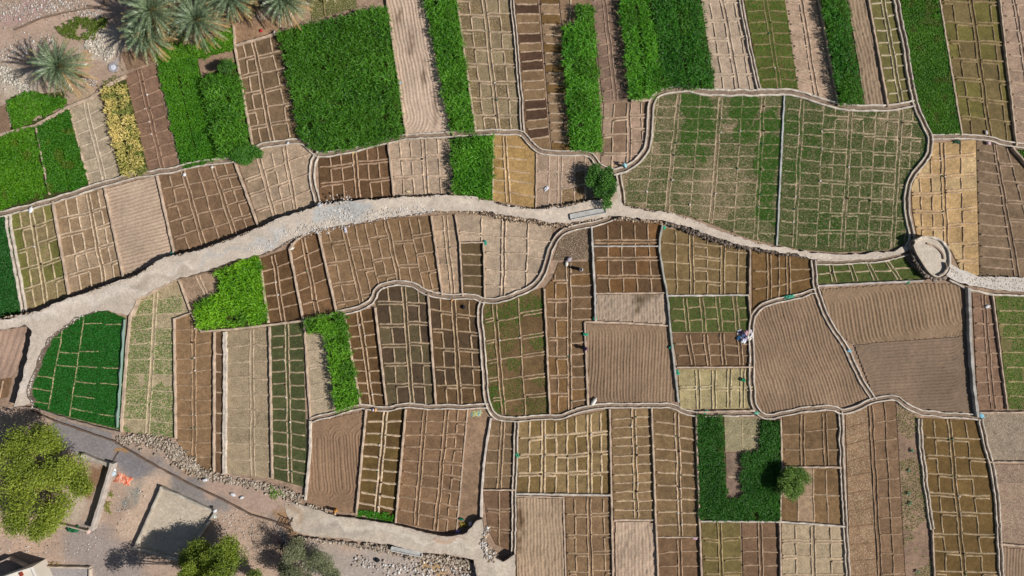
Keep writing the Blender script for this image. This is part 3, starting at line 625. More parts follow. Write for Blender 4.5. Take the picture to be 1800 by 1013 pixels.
field(P_, 'thin green plot beside the round stone platform', [(1437, 463), (1592, 452), (1628, 492), (1438, 499)], (104, 104, 58), sp=[.145, .345, .54, .76], rows=20, poly=[(1437, 463), (1590, 453), (1604, 470), (1625, 490), (1438, 499)], ridge=(188, 166, 138), veg=(90, .15, (42, 90, 20), (80, 120, 36), .85, .1), gates=.4)
field(P_, 'narrow dark brown ladder left of the grey green beds', [(606, 553), (656, 542), (677, 713), (632, 712)], (108, 80, 52), sp=[.5], rows=20, ridge=(186, 156, 128), gates=.3)
field(P_, 'grey brown plot of grid beds inside the looping channel', [(660, 498), (752, 500), (766, 712), (680, 714)], (104, 90, 66), sp=[.52], rows=35, rt='d', sub=[[.48], [.52]], poly=[(660, 530), (668, 505), (700, 502), (724, 504), (744, 514), (752, 518), (766, 711), (681, 713), (664, 550)], ridge=(180, 154, 128), col2=(92, 74, 58), p2=.4, rh=.16)
field(P_, 'dark brown plot of grid beds next to the central channel', [(753, 516), (842, 528), (853, 708), (767, 712)], (110, 84, 58), sp=[.48], rows=34, rt='d', sub=[[.5], [.55]], ridge=(180, 152, 124), col2=(92, 72, 54), p2=.4, rh=.16)
field(P_, 'brown plot mottled with green sprouts beside the central channel', [(846, 532), (956, 508), (966, 732), (866, 740)], (122, 96, 66), sp=[.20], ln=[.58], rows=37, rt=['d', 's', 'd'], poly=[(850, 534), (882, 532), (912, 522), (955, 505), (964, 728), (908, 732), (876, 728), (864, 714), (852, 640)], ridge=(176, 146, 118), veg=(60, .17, (46, 88, 20), (90, 122, 34), .50, .1), gates=.4, vegb=[(868, 560, 20, .6), (905, 545, 20, .5), (940, 540, 18, .7), (868, 690, 16, .8), (872, 715, 14, .8), (945, 600, 14, .6), (900, 640, 14, .5)])
field(P_, 'tall brown plot of mixed beds left of the square ploughed field', [(957, 462), (1042, 460), (1034, 722), (968, 728)], (126, 98, 72), sp=[.5], rows=[33, 21], rt=['d', 's'], sub=[[.45], []], poly=[(958, 506), (972, 488), (982, 462), (1041, 460), (1043, 566), (1028, 568), (1034, 712), (1008, 719), (985, 728), (967, 728)], ridge=(184, 154, 128), gates=.4, col2=(138, 104, 68), p2=.4)
field(P_, 'green topped plot of beds above the brown ones', [(1176, 522), (1312, 520), (1318, 584), (1182, 584)], (104, 98, 60), sp=[.2, .41, .62, .84], rows=21, ridge=(168, 146, 112), veg=(90, .15, (40, 96, 14), (84, 126, 34), .78, .1), rh=.11)
field(P_, 'brown half of the walled plot with a heap of clothes at its corner', [(1182, 586), (1318, 585), (1321, 644), (1192, 644)], (122, 94, 70), sp=[.2, .42, .63, .86], rows=[20]*5, ridge=(178, 148, 122))
field(P_, 'straw coloured plot of beds below the brown walled one', [(1192, 649), (1324, 648), (1322, 719), (1196, 719)], (176, 158, 114), sp=[.25, .47, .68, .86], rows=33, rt='d', ridge=(200, 180, 144), mat=M_straw, veg=(10, .14, (120, 130, 60), (150, 150, 80), .4, .1), gates=.6)
field(P_, 'narrow brown ladder right of the tall dark wall', [(1709, 515), (1745, 518), (1770, 720), (1719, 722)], (148, 116, 96), sp=[.52], rows=27, ridge=(174, 142, 120), rh=.12)
field(P_, 'patchy green plot of beds on the right edge', [(1749, 520), (1800, 520), (1800, 718), (1773, 719)], (130, 120, 78), sp=[.5], rows=24, ridge=(172, 150, 112), veg=(80, .2, (48, 100, 16), (96, 142, 36), .72, .1), rh=.1)
field('clover_plot', 'dark green clover plot split by bare tan ridges below the path fork', [(86, 548), (224, 540), (210, 762), (46, 728)], (64, 88, 34), sp=[.72], ln=[.22, .46], rows=27, ridge=(190, 168, 130), poly=[(160, 549), (190, 547), (221, 560), (212, 755), (130, 735), (64, 716), (50, 698), (66, 650), (82, 600), (108, 582), (134, 560)], veg=(190, .24, (20, 84, 22), (40, 112, 30), 1.2, .2), rh=.13, rw=.24, gap=.25, drop=.34)
# ---------------------------------------------------------------- bottom band
field(P_, 'dark wet ladder plot with pale ridges and a green end', [(645, 722), (711, 719), (694, 918), (627, 904)], (104, 80, 48), sp=[.5], rows=22, ridge=(206, 178, 150), rh=.16, gates=.5, col2=(116, 92, 52), p2=.4, rw=.32)
field(P_, 'brown plot of three bed columns beside the smooth bare strip', [(715, 719), (822, 718), (801, 940), (698, 918)], (142, 110, 84), sp=[.31, .66], rows=24, sub=[[], [], [.5]], rt=['s', 's', 'd'], ridge=(176, 144, 118))
field(P_, 'smooth bare tan strip left of the lower channel', [(823, 719), (860, 716), (838, 915), (803, 938)], (164, 132, 108), bare=True, poly=[(823, 719), (858, 716), (854, 770), (846, 830), (838, 915), (822, 934), (803, 940)])
field(P_, 'brown plot of two bed columns left of the lower double wall', [(862, 740), (906, 741), (903, 860), (850, 862)], (134, 108, 82), sp=[.5], rows=24, ridge=(176, 148, 122))
field(P_, 'short brown plot beside the round heap of stones', [(850, 864), (904, 864), (902, 970), (852, 958)], (132, 102, 80), sp=[], ln=[.5], rows=30, rt='d', ridge=(168, 138, 114), poly=[(850, 864), (904, 864), (902, 970), (872, 958), (858, 930)])
field(P_, 'wide straw brown plot of square beds below the curving channel', [(912, 738), (1071, 722), (1075, 870), (909, 868)], (150, 124, 86), sp=[.27, .77], ln=[.53], rows=36, rt='d', sub=[[.48], [.5], [.45], [.5]], poly=[(912, 742), (960, 737), (985, 740), (1010, 732), (1071, 720), (1075, 870), (909, 868)], ridge=(204, 176, 144), col2=(136, 110, 70), p2=.35, gates=.6, rw=.34)
field(P_, 'brown plot of square beds at the bottom edge right of the pale ploughed one', [(994, 874), (1076, 874), (1077, 1013), (996, 1013)], (144, 114, 86), sp=[.5], rows=34, rt='d', sub=[[.42], [.6]], ridge=(184, 154, 126))
field(P_, 'long olive tan ladder left of its darker twin', [(1075, 720), (1145, 717), (1152, 912), (1079, 914)], (146, 118, 86), sp=[.54], rows=16.5, ridge=(202, 174, 144), rw=.26, gates=.9)
field(P_, 'long brown ladder with green tufts left of the U shaped green crop', [(1148, 718), (1221, 732), (1229, 944), (1154, 944)], (132, 106, 76), sp=[.56], rows=21, ridge=(200, 170, 142), rw=.27, gates=.9, poly=[(1148, 718), (1185, 716), (1221, 732), (1229, 944), (1154, 944)])
field(P_, 'brown ladder at the bottom edge below the green tufts', [(1154, 946), (1229, 946), (1230, 1013), (1157, 1013)], (130, 100, 76), sp=[.52], rows=27, ridge=(172, 140, 114))
field(P_, 'speckled weedy bed inside the U shaped green crop', [(1273, 730), (1336, 736), (1334, 792), (1275, 794)], (156, 144, 112), ln=[.5], rows=32, mat=M_straw, ridge=(170, 152, 120), rh=.05, veg=(14, .2, (110, 116, 60), (160, 150, 100), .4, .1))
field(P_, 'bare mauve brown bed inside the U shaped green crop', [(1276, 796), (1305, 796), (1306, 873), (1277, 874)], (140, 116, 102), rows=45, rh=.06)
field(P_, 'olive bottom edge plot with a dotted green border', [(1233, 919), (1301, 919), (1303, 1013), (1236, 1013)], (128, 112, 68), sp=[.45], rows=30, rt='d', ridge=(168, 144, 106))
field(P_, 'brown bottom edge ladder right of the dotted green border', [(1304, 919), (1369, 920), (1370, 1013), (1305, 1013)], (132, 102, 80), sp=[.48], rows=24, ridge=(174, 144, 118))
field(P_, 'brown plot of broad beds above the round bush', [(1376, 732), (1474, 722), (1479, 821), (1376, 821)], (132, 104, 76), sp=[.34, .74], rows=28, ridge=(172, 142, 114), rt=['s', 's', 's'])
field(P_, 'pinkish plot of faint upright beds right of the round bush', [(1377, 824), (1481, 824), (1486, 922), (1374, 917)], (164, 136, 112), ln=[.25, .5, .72], rows=48, ridge=(178, 150, 124), rh=.10, col2=(138, 108, 76), p2=.35)
field(P_, 'pale straw plot of beds at the bottom edge below the round bush', [(1374, 921), (1486, 926), (1488, 1013), (1373, 1013)], (186, 162, 134), sp=[.48], rows=32, rt='d', sub=[[.48], [.5]], ridge=(198, 172, 146), mat=M_straw)
field(P_, 'rough brown strip with white markers at the bottom right', [(1486, 724), (1524, 712), (1542, 1013), (1493, 1013)], (158, 124, 96), rows=29, ridge=(150, 118, 92), rh=.06, mat=M_straw)
field(P_, 'narrow brown strip of paired beds between two rough strips', [(1525, 712), (1574, 704), (1591, 1013), (1543, 1013)], (140, 110, 86), sp=[.1], sub=[[], [.52]], rows=[400, 33], ridge=(166, 136, 110))
field(P_, 'weedy pinkish strip with green plants near the bottom right', [(1575, 704), (1617, 736), (1640, 1013), (1592, 1013)], (160, 130, 112), rows=28, ridge=(154, 128, 106), rh=.05, veg=(34, .26, (76, 100, 34), (150, 146, 90), .46, .2), poly=[(1575, 704), (1590, 714), (1617, 736), (1640, 1013), (1592, 1013)])
field(P_, 'tall dark olive plot of outlined beds left of the winding lower channel', [(1621, 735), (1722, 740), (1762, 1013), (1643, 1013)], (118, 92, 54), sp=[.46], rows=34, rt='d', sub=[[.45], [.5]], poly=[(1621, 735), (1722, 740), (1736, 812), (1752, 880), (1757, 960), (1759, 1013), (1643, 1013)], ridge=(182, 156, 124), gates=.4)
field(P_, 'rough grey fallow plot at the right edge', [(1727, 727), (1800, 723), (1800, 807), (1739, 811)], (158, 138, 124), bare=True, rows=200, mat=M_straw)
field(P_, 'pinkish brown plot of faint beds at the right edge below the grey one', [(1740, 816), (1800, 813), (1800, 958), (1762, 954)], (160, 132, 116), sp=[.75], rows=40, ridge=(170, 142, 124), rh=.09, mat=M_straw)
# ---------------------------------------------------------------- ploughed fields
plough('pale pink ploughed strip right of the largest maize field', [(680, 0), (745, 0), (793, 235), (714, 241)], (206, 178, 160), 101, sp=.47, amp=.045, cell=7.4, seed=3, spots=[(702, 30, 8, 14, (160, 130, 112)), (722, 80, 6, 28, (164, 136, 118)), (745, 130, 5, 30, (160, 132, 114)), (765, 190, 5, 36, (166, 138, 120))])
plough('rough dry brown strip between two green strips at the top right', [(1488, 0), (1526, 0), (1561, 188), (1520, 186)], (164, 138, 116), 101, sp=.5, amp=.035, seed=5, clod=.08, rough=.035)
plough('pale ploughed rectangle in the left band above the path', [(186, 332), (274, 309), (304, 445), (270, 464), (217, 488)], (198, 170, 150), 16, sp=.50, amp=.04, seed=7)
plough('pink brown ploughed corner left of the side path', [(0, 577), (50, 572), (44, 610), (36, 640), (24, 662), (0, 664)], (180, 148, 132), 70, sp=.9, amp=.02, seed=9, z=-.04)
field(P_, 'small brown bed at the left edge below the ploughed corner', [(0, 664), (22, 664), (14, 698), (0, 704)], (136, 104, 78), rows=100, sub=[[.8]], ridge=(184, 152, 128))
plough('pale rough square bed above the square ploughed field', [(1049, 518), (1168, 516), (1176, 570), (1048, 563)], (182, 158, 140), 92, sp=.45, amp=.02, seed=11, clod=.12, rough=.04, spots=[(1126, 528, 12, 10, (126, 104, 80)), (1120, 546, 7, 10, (134, 112, 90)), (1145, 520, 14, 5, (140, 118, 94))])
plough('square brown ploughed field with straight furrows', [(1030, 568), (1177, 574), (1192, 708), (1100, 709), (1035, 714)], (152, 124, 102), 88, sp=.46, amp=.05, bendk=.35, seed=13)
plough('ploughed field with diagonal furrows between two channels', [(1326, 558), (1340, 540), (1345, 537), (1432, 516), (1452, 562), (1490, 622), (1508, 660), (1528, 700), (1480, 716), (1400, 720), (1326, 730), (1324, 640)], (154, 126, 104), 108, sp=.45, amp=.05, seed=17)
plough('largest ploughed field, upper half in looping passes', [(1442, 508), (1560, 500), (1620, 498), (1700, 499), (1704, 590), (1500, 606), (1478, 590), (1455, 552)], (156, 128, 104), 102, sp=.54, amp=.05, bendk=.5, accent=3.24, half=4.4, seed=19)
plough('darker lower half of the largest ploughed field', [(1500, 606), (1704, 590), (1712, 731), (1650, 722), (1604, 716), (1588, 702), (1570, 693), (1536, 701)], (142, 118, 100), 4, sp=.47, amp=.04, bendk=.4, half=7.2, seed=23)
plough('brown ploughed field with swirling furrows at the lower left', [(547, 742), (640, 722), (626, 903), (590, 900), (537, 882), (544, 800)], (154, 122, 98), 93, sp=.46, amp=.05, cell=3.4, half=5.4, seed=29)
plough('pale ploughed field left of the bottom edge beds', [(909, 874), (991, 875), (995, 1013), (904, 1013)], (180, 152, 128), 91, sp=.47, amp=.03, seed=31, rough=.03, clod=.05, spots=[(916, 910, 9, 26, (120, 92, 66)), (913, 950, 6, 20, (130, 102, 76))])
plough('pale pink rough square at the foot of the olive tan ladder', [(1081, 917), (1151, 917), (1155, 1013), (1079, 1013)], (196, 168, 148), 91, sp=.5, amp=.02, seed=37, clod=.10, rough=.035)
plough('small ploughed corner at the bottom right', [(1762, 961), (1800, 964), (1800, 1013), (1765, 1013)], (158, 130, 110), 91, sp=.45, amp=.04, seed=41)
# ---------------------------------------------------------------- crops
MZ = dict(h=1.15, dns=85, L=.62, wd=.095)
def maize(label, poly, ca=(20, 78, 14), cb=(84, 140, 44), **k):
    a = dict(MZ); a.update(k); h = a.pop('h'); d = a.pop('dns'); L = a.pop('L'); wd = a.pop('wd')
    return crop('maize_crop', label, poly, h, d, L, wd, ca, cb, cat='maize', **a)
def low(label, poly, ca, cb, name='clover_crop', cat='clover', h=.32, dns=170, L=.24, wd=.09, **k):
    return crop(name, label, poly, h, dns, L, wd, ca, cb, cat=cat, tilt=(.1, 1.2), **k)
for pl_, c_ in (([(490, 57), (680, 12), (712, 240), (620, 262), (575, 268), (548, 262), (528, 243)], 0), ([(745, 0), (803, 0), (835, 232), (795, 235)], 0), ([(988, 44), (1012, 40), (1014, 10), (1042, 8), (1060, 268), (1003, 262)], 0), ([(1090, 0), (1233, 0), (1257, 160), (1192, 158), (1150, 170), (1108, 176)], 0), ([(1440, 0), (1487, 0), (1519, 186), (1476, 184)], 0), ([(0, 236), (120, 190), (157, 330), (0, 374)], 0), ([(20, 170), (120, 160), (118, 184), (20, 230)], 0), ([(272, 60), (410, 50), (440, 255), (318, 298)], 0), ([(178, 150), (222, 140), (262, 300), (212, 313)], 0), ([(1580, 0), (1652, 0), (1692, 237), (1637, 238), (1600, 120)], 0), ([(0, 378), (12, 378), (40, 552), (0, 556)], 0), ([(790, 241), (868, 237), (867, 352), (800, 342)], 0), ([(375, 478), (455, 450), (470, 568), (350, 582), (340, 530)], 0), ([(535, 562), (605, 550), (633, 712), (592, 725), (570, 586), (537, 585)], 0), ([(1225, 730), (1272, 730), (1276, 876), (1306, 876), (1336, 737), (1372, 740), (1371, 916), (1232, 914)], 0), ([(1784, 262), (1800, 264), (1800, 340)], 0)):
    sheet('crop_soil', pl_, .004, M_soil, (70, 78, 36), kind='structure')
maize('largest maize field, a tall dark green block at the upper left', [(488, 58), (680, 9), (712, 240), (620, 262), (578, 268), (548, 262), (528, 243)], stripe=.3, lines=[((652, 20), (690, 240))], lw=.25)
maize('narrow tall maize strip right of the pale ploughed strip', [(745, 0), (801, 0), (834, 231), (793, 234)], ca=(26, 92, 14), cb=(92, 152, 44))
maize('tall maize block with a stepped upper end', [(988, 46), (1012, 42), (1014, 9), (1042, 8), (1059, 267), (1002, 262)], ca=(34, 104, 18), cb=(96, 160, 50), h=1.5)
maize('left lighter half of the widest maize block', [(1090, 0), (1142, 0), (1164, 158), (1145, 172), (1108, 175)], ca=(30, 100, 16), cb=(92, 156, 44), h=1.35, lines=[((1118, 20), (1133, 172))], lw=.4)
maize('right darker half of the widest maize block', [(1144, 0), (1231, 0), (1256, 158), (1212, 156), (1190, 153), (1167, 156)], ca=(16, 74, 16), cb=(64, 124, 38), h=1.2, lines=[((1186, 0), (1208, 156))], lw=.4)
maize('dark maize strip left of the rough dry strip', [(1441, 0), (1486, 0), (1518, 185), (1477, 184)], ca=(14, 72, 14), cb=(70, 134, 38), h=1.5)
maize('bushy maize strip right of the low green plot', [(353, 140), (372, 132), (384, 134), (388, 108), (410, 106), (424, 150), (440, 255), (408, 284), (384, 278)], ca=(26, 90, 14), cb=(92, 150, 46), h=1.5)
maize('short maize block between the pale beds and the ochre beds', [(790, 243), (868, 238), (866, 352), (830, 342), (800, 340)], ca=(26, 96, 14), cb=(92, 156, 42), h=1.3, lines=[((829, 240), (832, 258))])
maize('bright maize patch shaped like a boot below the path', [(380, 480), (445, 449), (456, 455), (470, 567), (352, 580), (340, 534), (386, 516)], ca=(54, 124, 10), cb=(120, 176, 40), h=1.1)
maize('bright hook shaped maize strip near the centre left', [(536, 563), (605, 550), (633, 711), (592, 724), (571, 586), (538, 584)], ca=(40, 108, 14), cb=(104, 160, 44), h=1.3)
low('U shaped dark green crop beside the round bush', [(1226, 729), (1270, 729), (1276, 876), (1305, 876), (1306, 795), (1336, 790), (1338, 738), (1371, 741), (1370, 916), (1231, 913)], (20, 70, 16), (56, 112, 34), name='onion_crop', cat='crop', h=.6, L=.36, dns=150, thin=(2.0, .14))
low('left half of the big bright meadow at the left edge', [(0, 243), (24, 234), (60, 224), (84, 342), (40, 356), (0, 372)], (38, 104, 10), (92, 146, 30), h=.4, L=.3, patch=(1.6, .80, (120, 140, 40)), lines=[((30, 235), (50, 350))], lw=.15)
low('right half of the big bright meadow at the left edge', [(64, 222), (120, 194), (156, 328), (120, 336), (88, 340)], (26, 92, 12), (72, 130, 30), h=.4, L=.3, patch=(1.6, .78, (120, 140, 40)), lines=[((112, 250), (124, 335))], lw=.15)
low('small meadow patch below the lone palm', [(12, 178), (52, 158), (118, 176), (112, 188), (26, 228)], (36, 102, 12), (90, 146, 34), h=.4, L=.3)
low('low green plot with a dotted white line right of the brown ladder', [(274, 112), (345, 92), (354, 140), (382, 280), (320, 297)], (28, 100, 10), (84, 142, 30), h=.4, L=.26, lines=[((310, 110), (352, 292)), ((280, 112), (310, 106))], lw=.22)
low('green strip in the shade of the palms', [(272, 96), (280, 78), (345, 78), (408, 48), (412, 86), (345, 104), (275, 112)], (40, 104, 12), (100, 152, 40), h=.5, L=.32)
low('long bright green strip inside the right channel', [(1583, 0), (1651, 0), (1691, 236), (1640, 237), (1628, 212), (1612, 178), (1596, 75)], (36, 96, 14), (84, 134, 36), h=.35, L=.24, patch=(1.2, .74, (116, 132, 50)), lines=[((1585, 30), (1655, 22))], lw=.2)
low('dark green strip cut by the left picture edge', [(0, 378), (10, 378), (38, 550), (0, 555)], (22, 74, 28), (44, 104, 44), h=.2)
low('tiny green corner at the right edge beside the dark wall', [(1785, 264), (1800, 266), (1800, 340)], (36, 96, 14), (80, 130, 36))
low('bright green end bed of the dark wet ladder plot', [(632, 897), (694, 906), (692, 919), (628, 903)], (30, 108, 8), (70, 140, 22), name='seedling_bed', cat='seedlings', h=.25, z=.02)
crop('yellow_crop', 'ripe yellow crop strip at the upper left', [(178, 157), (220, 148), (258, 300), (236, 308), (213, 312)], .8, 80, .42, .12, (140, 150, 50), (236, 214, 130), cat='crop', stripe=.5, patch=(1.2, .66, (90, 130, 36)), lines=[((205, 150), (235, 310))], lw=.3)
low('weedy green patch on the waste ground between palms', [(98, 52), (130, 32), (190, 30), (182, 45), (172, 55), (165, 72), (150, 72), (132, 68), (118, 66)], (54, 90, 22), (100, 124, 44), name='weeds', cat='weeds', h=.35, thin=(1.6, .30), dns=150)
low('sparse weeds along the channel at the yellow crop', [(212, 100), (220, 130), (165, 165), (168, 155), (208, 130), (206, 104)], (60, 92, 36), (110, 124, 60), name='weeds', cat='weeds', dns=60, thin=(1.4, .45))
low('weeds on the stone bank left of the lower track', [(462, 850), (490, 858), (505, 880), (480, 878)], (70, 130, 30), (110, 150, 40), name='weeds', cat='weeds', dns=90, thin=(1.2, .42))
low('thin weeds behind the concrete yard wall', [(187, 865), (200, 860), (194, 900), (184, 905)], (90, 120, 40), (130, 140, 60), name='weeds', cat='weeds', dns=90, thin=(1.2, .4))
low('dry weeds along the low court wall at the bottom', [(68, 988), (120, 986), (150, 996), (70, 998)], (110, 110, 50), (150, 130, 80), name='weeds', cat='weeds', dns=50, thin=(1.2, .42))
low('weeds at the path fork above the clover plot', [(195, 530), (222, 528), (216, 542), (196, 538)], (90, 110, 50), (130, 130, 80), name='weeds', cat='weeds', dns=70, z=1.1, thin=(1.0, .4))
# ---------------------------------------------------------------- channels and low walls
channel('plastered channel along the foot of the bright meadow and yellow crop', [(0, 378), (40, 367), (90, 353), (160, 330), (190, 322), (230, 309), (290, 302), (330, 292), (365, 284), (412, 281)])
channel('short curved channel below the largest maize field left side', [(440, 264), (470, 253), (530, 246), (545, 262), (558, 272)])
channel('channel curving down beside the dark brown upright beds', [(556, 272), (549, 290), (548, 315), (553, 340), (560, 363)])
channel('channel sweeping along the lower end of the maize fields to the leafy bush', [(556, 272), (580, 270), (620, 263), (650, 254), (685, 245), (730, 239), (790, 236), (850, 233), (905, 232), (920, 236), (932, 252), (945, 265), (962, 270), (1000, 268), (1035, 270), (1045, 280), (1054, 292), (1080, 302)])
channel('broad channel wrapping the top of the widest seedling plot', [(1080, 302), (1110, 294), (1132, 272), (1142, 250), (1143, 200), (1147, 175), (1160, 162), (1190, 156), (1212, 155), (1232, 162), (1290, 164), (1370, 160), (1402, 164), (1440, 177), (1475, 187), (1500, 190), (1560, 190), (1608, 182)], gap=.5, cw=.28)
channel('thin channel leaving the bush beside the seedling plot', [(1086, 306), (1092, 330), (1095, 358)], gap=.4)
channel('channel running down beside the long bright green strip', [(1572, 0), (1580, 20), (1590, 70), (1598, 125), (1608, 178), (1622, 212), (1637, 240), (1634, 268), (1628, 282), (1608, 302), (1597, 325), (1593, 352), (1598, 392), (1605, 420), (1596, 436)], gap=.44)
channel('looping channel round the grey brown grid beds', [(592, 551), (620, 546), (648, 537), (658, 522), (662, 508), (678, 500), (702, 498), (726, 500), (744, 512), (768, 520), (800, 522), (832, 522), (850, 529), (880, 528), (906, 520), (938, 505), (952, 488), (962, 462), (968, 436), (984, 410), (1008, 401), (1046, 394), (1070, 386), (1082, 380)])
channel('long channel down the middle of the fields', [(848, 530), (842, 552), (846, 590), (850, 640), (854, 695), (862, 722), (878, 736), (910, 738), (960, 733), (984, 735), (1005, 727), (1022, 719), (1060, 714), (1120, 713), (1184, 713), (1200, 724), (1222, 729), (1290, 727), (1326, 727)], gap=.42)
channel('channel at the foot of the grid beds and bright maize hook', [(546, 740), (590, 726), (634, 715), (660, 718), (685, 719), (702, 713), (720, 712), (750, 716), (800, 716), (858, 714)], gap=.4)
channel('channel separating the two large ploughed fields', [(1431, 458), (1433, 500), (1445, 540), (1462, 572), (1484, 604), (1500, 640), (1518, 676), (1538, 704)], gap=.4)
channel('channel along the top of the diagonal ploughed field', [(1322, 640), (1320, 560), (1330, 545), (1350, 533), (1392, 523), (1434, 512)], gap=.4)
channel('channel rounding the lower end of the diagonal ploughed field', [(1322, 640), (1322, 700), (1334, 728), (1352, 734), (1400, 722), (1462, 714), (1480, 726), (1512, 716), (1538, 703), (1572, 697), (1590, 710), (1606, 722), (1640, 728), (1725, 734)], gap=.46)
channel('winding channel at the lower right', [(1725, 736), (1730, 772), (1744, 815), (1752, 860), (1757, 920), (1758, 960), (1763, 1013)], gap=.36)
channel('straight channel with double curb below the wide straw brown plot left side', [(908, 740), (904, 860), (902, 975)], gap=.30, cw=.2)
channel('straight channel beside the rough brown strip', [(1478, 724), (1481, 820), (1486, 920), (1491, 1013)], gap=.30, cw=.2)
channel('straight channel left of the tall dark olive plot', [(1618, 736), (1622, 800), (1630, 870), (1640, 930)], gap=.28, cw=.2)
channel('thin straight channel beside the pale olive plot', [(903, 0), (909, 90), (912, 130), (919, 232)], gap=.24, cw=.18)
channel('thin straight channel right of the pink broken beds', [(1302, 0), (1318, 85), (1335, 160)], gap=.24, cw=.18)
channel('curb pair along the far left plot', [(12, 378), (26, 460), (42, 548)], gap=.3, cw=.3)
channel('curb pair under the path beside the round platform', [(1436, 462), (1500, 461), (1560, 456), (1598, 444)], gap=.4)
channel('channel from the bend to the right edge above the ochre beds', [(1638, 242), (1690, 240), (1735, 243), (1770, 252), (1800, 262)], gap=.4)
channel('narrow double curb right of the very narrow walled strip', [(395, 584), (394, 832)], gap=.0, cw=.3)
